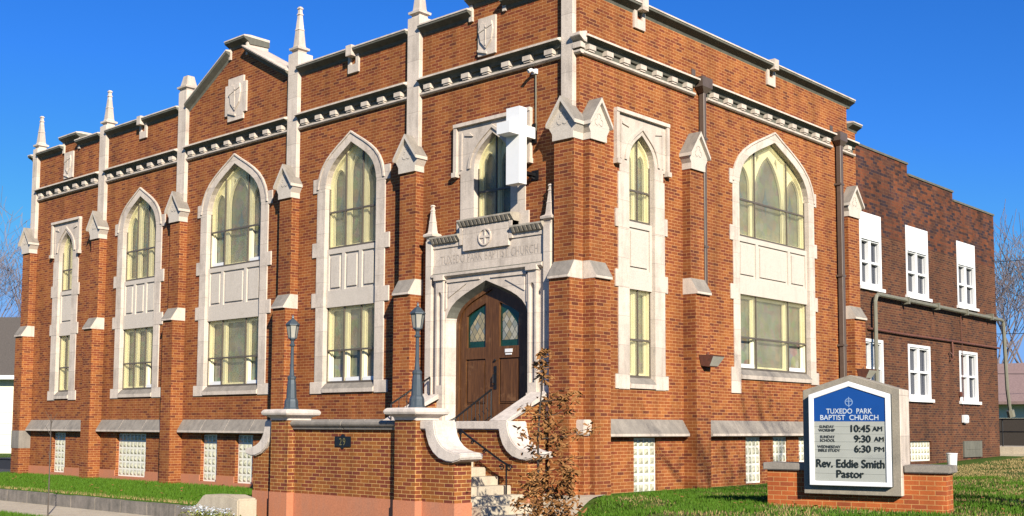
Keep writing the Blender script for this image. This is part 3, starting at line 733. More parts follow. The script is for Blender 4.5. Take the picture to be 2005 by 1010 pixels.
def label_window(key):
    fmap, c, h, z0, z1, z2, sp, ap, fr, ho = RW[key]
    v = .028; s_ = MB(fmap); T = 7.70
    inner = opening(c, h, 6.42, sp, ap)
    head = [(c-ho, 6.60), (c-ho+.16, 6.60), (c-ho+.16, 6.42), (c-h, 6.42)]
    outline = [(c-ho, 6.62), (c-ho+.15, 6.62), (c-ho+.15, 6.42), (c-h, 6.42)]+arch(c, h, sp, ap)+[(c+h, 6.42), (c+ho-.15, 6.42), (c+ho-.15, 6.62), (c+ho, 6.62), (c+ho, T), (c-ho, T)]
    s_.plate(outline, [], -.42, v)
    zlow = z0-.24 if z0 else 5.45
    for sd in (-1, 1):
        a, b = (c-h-.36, c-h) if sd < 0 else (c+h, c+h+.36)
        if ho > 1: a, b = (c-h-.40, c-h) if sd < 0 else (c+h, c+h+.40)
        s_.box(a, b, -.42, v-.002, zlow, 6.42)
        for za, zb in ([(5.30, 5.66), (4.09, 4.44), (2.06, 2.35)] if z0 else [(5.18, 5.62)]):
            aa, bb = (a-.10, b-.01) if sd < 0 else (a+.01, b+.10)
            s_.box(aa, bb, -.40, v+.003, za, zb)
    # hood mould: bar on top, drops at the ends, little stop knobs
    s_.box(c-ho-.02, c+ho+.02, .0, .10, T-.075, T); s_.box(c-ho-.02, c-ho+.07, .0, .085, 6.66, T-.076); s_.box(c+ho-.07, c+ho+.02, .0, .085, 6.66, T-.076)
    s_.box(c-ho-.04, c-ho+.09, .0, .12, 6.56, 6.66); s_.box(c+ho-.09, c+ho+.04, .0, .12, 6.56, 6.66)
    s_.box(c-ho+.15, c-ho+.20, .02, .045, 6.7, T-.2); s_.box(c+ho-.20, c+ho-.15, .02, .045, 6.7, T-.2)
    s_.ring(arch(c, h+.10, sp, ap+.10), arch(c, h+.17, sp, ap+.17), .0, .06)
    for sg in (-1, 1): s_.uz([(c+sg*(h+.02), 7.38), (c+sg*(h+.25), 7.42), (c+sg*(h+.25), 7.46), (c+sg*(h+.12), 7.47)], .0, .055)
    win = s_.build('label_window', ['stone', 'stone_grey'], church, top=False)
    if z0:
        si = MB(fmap); si.vz([(-.42, z0-.22), (.05, z0-.22), (.06, z0-.13), (-.06, z0), (-.42, z0)], c-h+.001, c+h-.001)
        si.build('sill', ['stone', 'stone_grey'], win, top=True)
        sash(fmap, win, c, h-.001, z0+.001, z1, fr); spandrel(fmap, win, c, h-.002, z1, z2, (1,))
    else:
        si = MB(fmap); si.box(c-h+.001, c+h-.001, -.42, -.03, z2-.12, z2); si.build('sill', ['stone', 'stone_grey'], win)
    sash(fmap, win, c, h-.001, z2+.001, None, fr, (sp, ap))
for k in RW: label_window(k)

# ------------------------------------------------------------------ portal
c0 = DOOR_C
p = MB(A)
hole = opening(c0, DOOR_H, 1.30, 3.45, 4.27)
outer = [(c0-1.42, 1.30)]+hole[0:1]+hole[1:-1]+hole[-1:]+[(c0+1.42, 1.30), (c0+1.42, 4.40), (c0-1.42, 4.40)]
p.plate(outer, [], .08, .20)
DI = 1.00
p.loft(opening(c0, DOOR_H-.001, 1.30, 3.45, 4.269), .195, opening(c0, DI, 1.30, 3.45, 4.17), .02)
for sg in (-1, 1):
    a, b = sorted((c0+sg*1.42, c0+sg*1.56)); p.box(a, b, -.02, .17, 1.30, 4.40)
    # panelled jamb piers with a trefoil head
    a, b = sorted((c0+sg*1.19, c0+sg*1.415)); cc = (a+b)/2
    p.plate(rect(a, b, 1.95, 4.36), [lancet(cc, .065, 2.15, 4.02, .10, 4)], .19, .255)
    p.box(a-.02, b+.02, .0, .275, 1.30, 1.95)
    p.box(a-.03, b+.03, .0, .30, 4.36, 4.46)
# spandrel frames over the arch
for sg in (-1, 1):
    a, b = c0+sg*.16, c0+sg*1.16
    p.uz([(a, 4.335), (b, 4.335), (b, 4.30), (a, 4.305)], .19, .228)
    p.uz([(b, 4.335), (b, 3.72), (b-sg*.035, 3.76), (b-sg*.035, 4.335)], .19, .228)
    p.uz([(c0+sg*.55, 4.24), (b-sg*.09, 4.24), (b-sg*.09, 3.98)], .19, .222)
# lintel band, frieze, shoulders and central tablet
p.vz([(-.02, 4.40), (.21, 4.40), (.27, 4.44), (.27, 4.49), (.21, 4.52), (-.02, 4.52)], c0-1.55, c0+1.55)
p.box(c0-1.57, c0+1.57, -.02, .195, 4.52, 4.67)
p.box(c0-1.57, c0+1.57, -.02, .172, 4.67, 5.06)
p.box(c0-1.57, c0+1.57, -.02, .195, 5.06, 5.14)
p.box(c0-.74, c0+.74, -.02, .215, 5.141, 5.42)
p.box(c0-.64, c0+.64, .16, .232, 4.925, 5.38)
p.box(c0-.74, c0-.665, .0, .235, 5.06, 5.42); p.box(c0+.665, c0+.74, .0, .235, 5.06, 5.42)
def egg(p_, u0, u1, z):
    p_.vz([(-.02, z), (.20, z), (.23, z+.03), (.30, z+.11), (.31, z+.12), (.31, z+.155), (.2, z+.175), (-.02, z+.175)], u0, u1)
    n = int((u1-u0)/.115)
    for i in range(n):
        a = u0+.03+(u1-u0-.06)*i/n; p_.hexa([(a, .20, z+.012), (a+.06, .20, z+.012), (a+.06, .25, z+.02), (a, .25, z+.02)], [(a, .2, z+.115), (a+.06, .2, z+.115), (a+.06, .315, z+.12), (a, .315, z+.12)])
p.cur = 2
egg(p, c0-1.58, c0-.742, 5.14); egg(p, c0+.742, c0+1.58, 5.14); egg(p, c0-.76, c0+.76, 5.421)
p.cur = 0
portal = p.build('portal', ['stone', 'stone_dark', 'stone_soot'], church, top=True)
# medallion with a cross
md = MB(A)
R_ = .18; zc = 5.16
ring_i = [(c0+.15*math.cos(rad(t)), zc+.15*math.sin(rad(t))) for t in range(0, 361, 15)]
ring_o = [(c0+R_*math.cos(rad(t)), zc+R_*math.sin(rad(t))) for t in range(0, 361, 15)]
md.ring(ring_i, ring_o, .22, .258); md.box(c0-.02, c0+.02, .22, .254, zc-.155, zc+.155); md.box(c0-.15, c0+.15, .22, .252, zc-.02, zc+.024)
md.build('cross_medallion', 'stone', portal)
text('inscription', 'TUXEDO PARK BAPTIST CHURCH', 'carve', portal, face_mtx(A, c0+.02, .172, 4.80), width=2.75, height=.18, depth=.006, spacing=1.1)
for sg in (-1, 1):
    q = MB(A); cu_ = c0+sg*1.665
    q.box(cu_-.09, cu_+.09, -.02, .24, 1.40, 5.24); q.box(cu_-.115, cu_+.115, -.02, .265, 1.30, 1.98)
    pinnacle(q, cu_, .12, 5.34, .70, .092)
    q.build('flanking_shaft', 'stone', portal, bevel=.006, seg=1)
AD = lambda p: A((p[0], p[1]+.17, p[2]))      # the door hangs near the face of the portal
# door
d = MB(AD); d.plate(opening(c0, DOOR_H-.003, 1.31, 3.45, 4.267), [opening(c0, DI-.07, 1.31+.001, 3.45, 4.10)], -.30, -.135)
door = d.build('entrance_door', 'wood', church)
for sg in (-1, 1):
    h_ = DI-.072
    prof = [(c0+sg*t*h_, 3.45+q_*(4.095-3.45)) for t, q_ in NP]
    out = [(c0+sg*.006, 1.33)]+prof+[(c0+sg*h_, 1.33)]
    gz0, gz1 = 2.92, 3.88
    gh = [(c0+sg*.19, gz0)]+[(c0+sg*u, min(gz1, arch_z(c0, h_, 3.45, 4.095, c0+u)-.19)) for u in (.19, .32, .45, .58, .69, .73)]+[(c0+sg*.73, gz0)]
    lf = MB(AD); lf.plate(out, [gh, rect(*sorted((c0+sg*.19, c0+sg*.75)), 1.75, 2.68)], -.26, -.17)
    lf.plate(rect(*sorted((c0+sg*.205, c0+sg*.735)), 1.765, 2.665), [], -.25, -.195)
    ins = [(c0+sg*.235, 1.80), (c0+sg*.705, 1.80), (c0+sg*.705, 2.63), (c0+sg*.235, 2.63)]
    lf.uz(ins, -.20, -.18)
    leaf = lf.build('door_leaf', 'wood', door)
    gl = MB(AD); gl.plate(gh, [], -.24, -.22); gl.build('leaf_border_glass', 'door_glass_green', door)
    gm = MB(AD); ax = .25; bx = .67
    gp = [(c0+sg*ax, gz0+.13), (c0+sg*bx, gz0+.13), (c0+sg*bx, gz0+.42), (c0+sg*(bx-.12), gz0+.56), (c0+sg*(ax+.14), gz0+.74), (c0+sg*ax, gz0+.66)]
    gm.plate(gp, [], -.23, -.213); gm.build('leaf_centre_glass', 'door_glass', door)
hd = MB(AD); hd.box(c0+.06, c0+.13, -.17, -.155, 2.05, 2.52); hd.tube([(c0+.095, -.16, 2.14), (c0+.095, -.10, 2.18), (c0+.095, -.10, 2.34), (c0+.095, -.16, 2.38)], .014, 6); hd.lathe([(.02, 0), (.03, .02), (.02, .04)], (c0+.095, -.15, 2.62), 8)
hd.build('door_handle', 'iron', door)
hd = MB(AD); hd.box(c0+.36, c0+.56, -.172, -.160, 2.79, 2.86); hd.box(c0+.38, c0+.54, -.172, -.155, 2.74, 2.77); hd.build('letter_plate', 'white', door)
d = MB(A); d.box(c0-1.1, c0+1.1, -.5, .3, 1.0, 1.30); d.build('threshold', 'concrete', church)

# ------------------------------------------------------------------ entrance terrace with its stairs
ter = thing('entrance_terrace', 'brick terrace with salmon stucco base, stone copings and scrolls in front of the door', 'terrace', (-2.6, -2.5, -.5))
MIR = -5.16
scroll_top = [(-.54, 1.39), (-.20, 1.39), (-.185, 1.28), (-.15, 1.15), (-.09, 1.05), (.0, .965), (.11, .905), (.25, .865), (.43, .845), (.455, .82), (.45, .755)]
scroll_bot = [(.40, .73), (.25, .695), (.10, .705), (-.08, .755), (-.22, .85), (-.32, .97), (-.385, 1.12), (-.41, 1.235), (-.54, 1.235)]
brick_top = [(.24, .698), (.10, .708), (-.08, .758), (-.22, .853), (-.32, .973), (-.385, 1.123), (-.41, 1.238), (-.54, 1.238)]
def wing(v0, v1, flip, u_in):
    f = (lambda u: MIR-u) if flip else (lambda u: u)
    b = MB(A)
    pts = [(u_in, -.7), (.24, -.7)]+brick_top[:-1]+[(u_in, 1.238)]
    b.uz([(f(u), z) for u, z in pts], v0, v1); o = b.build('wing_wall', 'brick_terrace', ter)
    s_ = MB(A)
    pts = [(u_in, 1.39)]+scroll_top[1:]+scroll_bot[:-1]+[(u_in, 1.235)]
    s_.uz([(f(u), z) for u, z in pts], v0-.07, v1+.07)
    so = s_.build('scroll_coping', 'wing_stone', o, bevel=.022, seg=2)
    st = MB(A); st.box(*sorted((f(u_in), f(.24+.012))), v0-.012, v1+.012, -.7, .02); st.build('stucco_base', 'stucco', o)
for fl in (False, True):
    wing(3.18, 3.58, fl, -.54); wing(1.36, 1.76, fl, -1.52)
b = MB(A); b.box(-4.2, -.95, 3.18, 3.58, -.7, 1.225); fw_ = b.build('front_wall', 'brick_terrace', ter)
b = MB(A); b.box(-4.1, -1.05, 3.17, 3.592, -.7, .02); b.build('stucco_base', 'stucco', fw_)
b = MB(A); 
for a0, a1 in ((-4.10, -2.585), (-2.575, -1.06)): b.vz([(3.10, 1.22), (3.63, 1.22), (3.645, 1.27), (3.69, 1.30), (3.70, 1.345), (3.66, 1.39), (3.10, 1.395)], a0, a1)
b.build('wall_coping', 'stone_grey', fw_, bevel=.01)
for u0, u1 in ((-4.62, -4.09), (-1.065, -.54)):
    b = MB(A); b.box(u0, u1, 3.21, 3.74, -.7, 1.40); po = b.build('pier', 'brick_terrace', ter)
    b = MB(A); b.box(u0-.012, u1+.012, 3.2, 3.752, -.7, .03); b.build('stucco_base', 'stucco', po)
    b = MB(A); uc = (u0+u1)/2; vc = 3.475; hw = .265
    b.lathe([(hw+.01, 0), (hw+.015, .05), (hw+.045, .075), (hw+.05, .085), (hw+.12, .10), (hw+.145, .13), (hw+.145, .18), (hw+.11, .215), (hw-.05, .225)], (uc, vc, 1.385), sq=True)
    b.build('pier_cap', ['wing_stone', 'wing_stone'], po, bevel=.012)
pl = MB(A); pl.box(-2.86, -2.42, 3.575, 3.60, .915, 1.10); pl.uz([(-2.70, 1.10), (-2.58, 1.10), (-2.605, 1.125), (-2.64, 1.145), (-2.675, 1.125)], 3.575, 3.60); pl.uz([(-2.70, .915), (-2.64, .87), (-2.58, .915)], 3.575, 3.60)
po = pl.build('number_plaque', 'black', fw_); po['label'] = 'black house number plaque with brass numerals'
text('numerals', '29', 'gold', po, face_mtx(A, -2.64, 3.601, 1.005), width=.17, height=.13, depth=.004, spacing=1.3)
# stair flights
noses = [(-1.39, .85), (-1.08, .70), (-.77, .55), (-.45, .395), (-.14, .245), (.17, .095), (.48, -.055), (.80, -.20)]
for fl in (False, True):
    f = (lambda u: MIR-u) if fl else (lambda u: u)
    b = MB(A)
    for i, (u, z) in enumerate(noses): b.box(*sorted((f(u), f(u-.36 if i else -2.58))), 1.765, 3.175, -.6, z)
    b.build('stair_flight', 'concrete', ter, bevel=.015, seg=2)
b = MB(A); b.box(-3.70, -1.40, 1.0, 1.764, -.6, .85)
for i in range(3): b.box(-3.55, -1.02, .0, 1.35-.35*i, .85+.15*i, 1.0+.15*i)
b.build('upper_steps', 'concrete', ter, bevel=.012)
for u0, u1 in ((-1.01, -.60), (-4.02, -3.61)):
    b = MB(A); b.vz([(.0, -.3), (1.37, -.3), (1.37, 1.36), (.24, 1.86), (.0, 1.86)], u0+.03, u1-.03); ck = b.build('cheek_wall', 'brick_terrace', ter)
    b = MB(A); b.vz([(.0, 1.86), (.24, 1.86), (1.42, 1.335), (1.44, 1.40), (.26, 1.965), (.0, 1.965)], u0-.03, u1+.03); b.build('cheek_coping', 'wing_stone', ck, bevel=.02)

# iron railings
def railing(name, label, pts_top, drop, posts, mid=True):
    r = MB(A); r.tube(pts_top, .02, 6)
    if mid: r.tube([(u, v, z-drop*.78) for u, v, z in pts_top], .011, 5)
    P = [Vector(q) for q in pts_top]
    L = sum((b-a).length for a, b in zip(P, P[1:])); n = posts
    for i in range(n+1):
        t = i/n*L; 
        for a, b in zip(P, P[1:]):
            l = (b-a).length
            if t <= l+1e-6: q = a+(b-a)*(t/l); break
            t -= l
        r.tube([q, (q[0], q[1], q[2]-drop)], .016 if i in (0, n) else .008, 5)
        if 0 < i < n: r.tube([(q[0]-.03, q[1], q[2]-drop*.45), (q[0], q[1], q[2]-drop*.5), (q[0]+.03, q[1], q[2]-drop*.55)], .008, 4)
    o = r.build(name, 'iron'); tag(o, label, 'railing'); return o
railing('iron_railing', 'black iron railing with close balusters climbing to the wooden door', [(-1.80, .55, 2.02), (-1.72, 1.62, 1.45)], .66, 9)
rr = MB(A); rr.tube([(-1.72, 1.62, 1.45), (-1.78, 1.75, 1.38), (-1.9, 2.0, 1.2)], .018, 6); rr.lathe([(.06, 0), (.12, .05), (.10, .16), (.03, .2)], (-1.70, 1.66, .85), 8); rr.build('newel_base', 'iron', bpy.data.objects['iron_railing'])
def scroll_pts(u, v, z, r, s=1, turns=1.4, n=14): return [(u+s*r*(1-i/n*.75)*math.cos(2*math.pi*turns*i/n), v, z+r*(1-i/n*.75)*math.sin(2*math.pi*turns*i/n)) for i in range(n+1)]
r = MB(A)
r.tube([(-1.22, 2.0, 1.24), (-1.05, 2.0, 1.14), (-.20, 2.0, .69), (.02, 2.0, .60)], .02, 6)
r.tube(scroll_pts(.02, 2.0, .56, .07), .013, 5); r.tube(scroll_pts(-.16, 2.0, .57, .06, -1), .012, 5); r.tube(scroll_pts(-1.2, 2.0, 1.18, .06), .013, 5); r.tube(scroll_pts(-.6, 2.0, .84, .04), .01, 5); r.tube(scroll_pts(-.9, 2.0, 1.0, .04), .01, 5)
r.tube([(-.05, 2.0, .62), (-.05, 2.0, -.15)], .018, 6); r.tube([(-1.2, 2.0, 1.22), (-1.2, 2.0, .70)], .018, 6)
tag(r.build('stair_handrail', 'iron'), 'black iron handrail with scrolled ends running down the east stair flight', 'handrail')
railing('cheek_railing', 'thin iron rail on the sloping stone cheek left of the portal', [(-3.8, .32, 2.32), (-3.8, 1.40, 1.74)], .36, 5, False)

# ------------------------------------------------------------------ lamp posts
def lamp_post(loc, label):
    t = thing('lamp_post', label, 'lamp post', loc, 0, 'lamp posts on the terrace piers', local=True)
    b = MB(); b.lathe([(.15, 0), (.15, .03), (.135, .05), (.13, .16), (.115, .20), (.10, .22), (.085, .50), (.075, .58), (.085, .60), (.085, .63), (.06, .66)], (0, 0, 0), 8); b.build('post_base', 'lamp_blue', t)
    b = MB(); b.lathe([(.05, .65), (.037, .8), (.03, 1.22), (.055, 1.24), (.055, 1.26), (.035, 1.28), (.035, 1.33), (.06, 1.36), (.06, 1.38)], (0, 0, 0), 10); b.build('shaft', 'lamp_blue', t, smooth=False)
    b = MB(); b.lathe([(.07, 1.38), (.075, 1.40), (.115, 1.63), (.112, 1.64)], (0, 0, 0), 6); ln = b.build('lantern_glass', 'lamp_glass', t)
    b = MB(); b.lathe([(.14, 1.635), (.14, 1.655), (.09, 1.71), (.04, 1.755), (.02, 1.765), (.025, 1.78), (.022, 1.80), (.006, 1.84)], (0, 0, 0), 6)
    for q in range(6):
        a = 2*math.pi*q/6; ca, sa = math.cos(a), math.sin(a); b.tube([(.078*ca, .078*sa, 1.385), (.12*ca, .12*sa, 1.64)], .008, 4)
    b.lathe([(.085, 1.375), (.085, 1.395)], (0, 0, 0), 6)
    b.build('lantern_frame', 'lamp_blue', t)
    return t
lamp_post((-4.355, -3.475, 1.60), 'blue grey lamp post with weathered lantern, on the pier cap left of the number plaque')
lamp_post((-.802, -3.475, 1.60), 'blue grey lamp post with pointed lantern, on the pier cap beside the stair scroll')

# ------------------------------------------------------------------ projecting cross
x = thing('wall_cross', 'bright white box cross projecting from the brick wall beside the window over the door', 'cross', (-1.28, -.4, 6.07))
b = MB(A); b.box(-1.46, -1.11, .30, .52, 6.07, 7.61); b.build('cross_post', 'white', x)
for a0, a1 in ((.521, .80), (.04, .299)): b = MB(A); b.box(-1.458, -1.112, a0, a1, 7.03, 7.26); b.build('cross_arm', 'white', x)
b = MB(A); b.box(-1.23, -1.05, .0, .02, 6.20, 6.40); b.box(-1.20, -1.12, .02, .30, 6.28, 6.34); b.tube([(-1.16, .02, 6.23), (-1.2, .3, 6.31)], .02, 5); b.build('bracket', 'iron', x)
b = MB(A); b.box(-1.2, -1.1, .0, .04, 6.95, 7.35); b.build('bracket', 'iron', x)
t = thing('security_light', 'small silver security light with its wire under the cornice above the white cross', 'light', (-1.13, -.05, 8.3))
b = MB(A); b.box(-1.20, -1.08, .0, .06, 8.36, 8.46); b.tube([(-1.14, .03, 8.40), (-1.14, .14, 8.42), (-1.16, .2, 8.38)], .04, 8); b.build('lamp_head', 'white', t)
b = MB(A); b.tube([(-1.12, .02, 8.36), (-1.115, .02, 7.8), (-1.11, .025, 7.2)], .016, 6); b.build('wire', 'green_metal', t)

# floodlights on the side buttresses
def flood(y, x0, label):
    t = thing('floodlight', label, 'floodlight', (x0, y, 2.57), 0, 'rusty floodlights on the side wall', local=True)
    b = MB(); b.hexa([(0, -.22, .02), (.16, -.17, 0), (.16, .17, 0), (0, .22, .02)], [(0, -.29, .26), (.30, -.27, .25), (.30, .27, .25), (0, .29, .26)]); b.tube([(.05, 0, .25), (.05, 0, .33)], .02, 6); b.box(-.02, .05, -.1, .1, -.05, .02); b.build('housing', 'rust', t, bevel=.01)
    b = MB(); b.hexa([(.175, -.14, .025), (.18, -.14, .025), (.18, .17, .025), (.175, .17, .025)], [(.30, -.2, .22), (.306, -.2, .22), (.306, .24, .22), (.30, .24, .22)]); b.build('lens', 'lens', t)
flood(3.86, .335, 'rusty brown floodlight on the buttress between the two side windows')
flood(11.25, .305, 'rusty floodlight on the last buttress, peeking above the church sign')

# downpipes
def downpipe(y, w, z0, x0, label, depth=.13):
    t = thing('downpipe', label, 'downpipe', (x0, y, z0), 0, 'brown downpipes')
    b = MB(B); b.box(y-w/2, y+w/2, x0, x0+depth, z0, 8.66); b.build('pipe', 'brown_metal', t, bevel=.01, seg=1)
    b = MB(B); b.hexa([(y-w/2-.01, x0, 8.64), (y+w/2+.01, x0, 8.64), (y+w/2+.01, x0+depth, 8.64), (y-w/2-.01, x0+depth, 8.64)], [(y-.2, x0-.02, 8.76), (y+.2, x0-.02, 8.76), (y+.2, x0+.2, 8.76), (y-.2, x0+.2, 8.76)]); b.box(y-.2, y+.2, x0-.02, x0+.2, 8.76, 8.98); b.box(y-.30, y-.16, -.01, .02, 9.02, 9.16); b.build('rain_head', 'brown_metal', t)
    for z in (7.6, 5.2, 3.4, 1.9):
        b = MB(B); b.box(y-w/2-.03, y+w/2+.03, 0, x0+depth+.008, z, z+.05); b.build('strap', 'brown_metal', t)
downpipe(4.18, .10, -.05, .03, 'slim brown downpipe with rain head tucked behind the middle side buttress')
downpipe(10.60, .15, .1, .05, 'thick brown downpipe with rain head beside the last side buttress near the sign')

# ------------------------------------------------------------------ annex
ax_ = thing('brick_annex', 'dark brown brick annex with stepped roofline and white windows behind the church', 'annex', (-6, 16.8, .3))
AW = [(11.95, 13.27), (14.88, 16.43), (18.62, 20.10)]
holes = [rect(a, b, 5.12, 7.15) for a, b in AW]+[rect(a, b, 2.15, 3.71) for a, b in AW]+[rect(14.9, 16.38, .36, .93)]
ZM = 6.1
lowH = [rect(a, b, 5.12, ZM-.0) for a, b in AW]
out = [(11.751, -.6), (21.84, -.6), (21.84, 4.93), (11.751, 4.93)]
w = MB(B); w.plate(out, holes[3:], -.5, -.03); 
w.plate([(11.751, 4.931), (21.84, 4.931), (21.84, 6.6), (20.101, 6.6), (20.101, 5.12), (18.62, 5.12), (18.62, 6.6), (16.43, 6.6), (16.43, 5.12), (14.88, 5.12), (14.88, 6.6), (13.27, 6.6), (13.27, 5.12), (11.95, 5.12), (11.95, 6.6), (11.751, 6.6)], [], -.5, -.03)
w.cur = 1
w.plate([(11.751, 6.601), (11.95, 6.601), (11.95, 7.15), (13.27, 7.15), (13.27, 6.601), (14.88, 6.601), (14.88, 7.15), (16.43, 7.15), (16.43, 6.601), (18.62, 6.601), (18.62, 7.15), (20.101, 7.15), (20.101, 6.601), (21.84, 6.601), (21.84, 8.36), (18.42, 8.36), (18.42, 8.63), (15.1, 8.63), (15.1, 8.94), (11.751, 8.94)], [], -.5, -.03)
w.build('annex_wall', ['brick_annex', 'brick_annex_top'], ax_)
w = MB(); w.box(-12, -.5, 21.34, 21.838, -.6, 8.355); w.box(-12, -11.5, 11.8, 21.3, -.6, 8.3); w.box(-11.5, -.51, 11.76, 21.33, 7.6, 7.8); w.build('annex_rear', 'brick_annex', ax_)
w = MB(B)
for a, b, z in ((11.76, 15.13, 8.94), (15.131, 18.45, 8.63), (18.451, 21.86, 8.36)): w.box(a, b, -.52, .0, z, z+.06)
w.build('annex_coping', 'stone_dark', ax_)
for zt, zb, head in ((6.50, 5.12, True), (3.71, 2.15, False)):
    for i, (a, b) in enumerate(AW):
        f = MB(B); z1 = zt; v0, v1 = -.22, -.06
        fr_ = .09; mid = (a+b)/2
        holes_ = []
        for u0, u1 in ((a+fr_, mid-.06), (mid+.06, b-fr_)):
            zm = zb+(z1-zb)*.5; holes_ += [rect(u0, u1, zb+.12, zm-.03), rect(u0, u1, zm+.03, z1-.12)]
        f.plate(rect(a+.002, b-.002, zb+.002, z1), holes_, v0, v1)
        f.box(a, a+.10, -.1, -.02, zb, z1); f.box(b-.10, b, -.1, -.02, zb, z1); f.box(a+.1, b-.1, -.1, -.02, z1-.08, z1); f.box(mid-.055, mid+.055, -.1, -.045, zb+.1, z1-.08)
        f.box(a-.08, b+.08, -.1, .05, zb-.09, zb-.001)
        o = f.build('annex_window', 'white', ax_)
        gl = MB(B); gl.box(a+.01, b-.01, -.19, -.17, zb+.01, z1-.01); gl.build('window_glass', 'win_glass', o)
        if i == 0 and not head:
            cu = MB(B)
            for u in np.arange(a+.1, b-.1, .08): cu.box(u, u+.05, -.165, -.155, zb+.75, z1-.1)
            cu.build('curtain', 'curtain', o)
        if head: p = MB(B); p.box(a+.001, b-.001, -.3, -.02, 6.50, 7.149); p.build('head_panel', 'white', o)
glass_blocks(B, 14.9, 16.38, 7, .365, .93, ax_, -.10)
b = MB(B); b.box(18.73, 20.18, -.03, .02, .42, .92); b.box(18.9, 20.05, .02, .03, .66, .68); b.build('vent_plate', 'stone_dark', ax_)
b = MB(B); b.tube([(12.3, .03, 3.98), (14.5, .03, 3.955), (17.9, .03, 3.96), (21.84, .03, 3.95)], .035, 6); b.tube([(17.95, .03, 3.95), (18.0, .03, 3.5)], .03, 6); b.tube([(18.7, .02, 4.9), (18.75, .02, 3.95), (18.74, .02, 1.7)], .012, 5)
b.tube([(17.75, .02, 3.62), (17.8, .08, 3.55), (17.85, .08, 3.42), (17.8, .03, 3.36)], .025, 6); b.build('cable_run', 'rust', ax_)
b = MB(B); b.tube([(12.52, .12, .3), (12.52, .12, 4.72), (12.58, .12, 4.86), (12.72, .12, 4.93), (17, .12, 4.91), (21.9, .12, 4.88), (22.02, .12, 4.84), (22.06, .12, 4.7)], .058, 8)
for u in (14.5, 16.6, 18.8, 20.9): b.box(u, u+.06, -.03, .215, 4.81, 5.01)
tag(b.build('overflow_pipe', 'green_metal'), 'grey green pipe with elbow running along the annex between its window rows', 'pipe')
b = MB(B); b.tube([(22.06, .12, 4.78), (22.3, .10, 2.6), (22.5, .10, 1.9)], .062, 8); b.tube([(22.5, .1, 1.92), (22.56, .12, 1.7)], .13, 8)
tag(b.build('leaning_drainpipe', 'green_metal'), 'leaning green grey drainpipe at the far corner of the annex', 'pipe')
b = MB(B); b.box(18.66, 18.96, -.03, .10, 1.47, 1.72); b.lathe([(.07, 0), (.07, .05)], (18.81, .1, 1.6), 8); tag(b.build('meter_box', 'white', bevel=.02), 'small white meter box on the annex wall below the window', 'meter')
b = MB(B); b.box(18.50, 18.585, -.03, .07, 2.27, 2.43); tag(b.build('bell_box', 'rust', bevel=.02), 'small rusty box on the annex wall beside the rightmost lower window', 'box')
b = MB(); b.lathe([(.125, 0), (.15, .34), (.16, .345), (.16, .37), (.145, .37), (.12, .06)], (.95, 15.4, gz(.95, 15.4)), 16); bk = b.build('bucket', 'white'); tag(bk, 'white plastic bucket on the grass by the annex', 'bucket')

# ------------------------------------------------------------------ church sign
SA = rad(11)
sg_ = thing('church_sign', 'grey stone church notice board with blue header on a low orange brick base', 'sign', (4.85, -1.45, 0), SA, local=True)
b = MB(); b.box(0, 2.60, .0, .46, -.2, .655); b.build('brick_base', 'brick_sign', sg_)
for a0, a1 in ((-.055, .60), (2.03, 2.66)): b = MB(); b.box(a0, a1, -.05, .51, .655, .765); b.build('base_cap', 'stone_grey', sg_, bevel=.012)
slab = MB(); slab.uz([(.605, .32), (2.02, .32), (2.02, 1.845), (1.315, 2.065), (.605, 1.845)], -.13, .42)
slab.v = [(a, v, z) for a, v, z in slab.v]
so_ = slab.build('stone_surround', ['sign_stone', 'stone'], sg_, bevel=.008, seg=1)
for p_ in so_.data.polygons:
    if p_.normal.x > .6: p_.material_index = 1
fo = [(.72, .452), (1.905, .452), (1.905, 1.775), (1.312, 1.968), (.72, 1.775)]; fi = [(.795, .515), (1.83, .515), (1.83, 1.72), (1.312, 1.893), (.795, 1.72)]
b = MB(); b.plate(fo, [fi], -.228, -.205); b.build('cabinet_frame', 'white', sg_, bevel=.005, seg=1)
b = MB(); b.plate([(u*.999+.0013, z*.999+.001) for u, z in fo], [], -.205, -.128); b.build('cabinet', 'sign_side', sg_)
hz_ = 1.385
b = MB(); b.plate([(.796, .516), (1.829, .516), (1.829, hz_), (.796, hz_)], [], -.212, -.206)
for z in (.63, .745, .86, .975, 1.09, 1.205, 1.31): b.box(.80, 1.825, -.216, -.211, z, z+.006)
board = b.build('letter_board', 'sign_board', sg_)
b = MB(); b.plate([(.796, hz_), (1.829, hz_), (1.829, 1.718), (1.312, 1.890), (.796, 1.718)], [], -.213, -.206); head = b.build('header_panel', 'sign_blue', sg_)
def smtx(u, z, v=-.2165): mm = Matrix(((1, 0, 0, u), (0, 0, -1, v), (0, 1, 0, z), (0, 0, 0, 1))); return mm
text('church_name', 'TUXEDO  PARK', 'letter_white', head, smtx(1.312, 1.535, -.2135), width=.66, height=.072, bold=.0018, depth=.002)
text('church_name', 'BAPTIST  CHURCH', 'letter_white', head, smtx(1.312, 1.442, -.2135), width=.84, height=.072, bold=.0018, depth=.002)
em = MB()
R1 = .058; ez = 1.665
em.ring([(1.312+.046*math.cos(rad(t)), ez+.046*math.sin(rad(t))) for t in range(100, 441, 20)], [(1.312+R1*math.cos(rad(t)), ez+R1*math.sin(rad(t))) for t in range(100, 441, 20)], -.216, -.212)
em.box(1.306, 1.318, -.2163, -.212, ez-.075, ez+.075); em.box(1.265, 1.359, -.2162, -.212, ez+.008, ez+.02)
em.build('emblem', 'letter_pale', head)
for s_, z in (('10:45', 1.283), ('9:30', 1.135), ('6:30', .99)):
    text('service_time', s_, 'letter_black', board, smtx(1.475 if s_ == '10:45' else 1.50, z, -.2125), height=.098, bold=.0055, depth=.006)
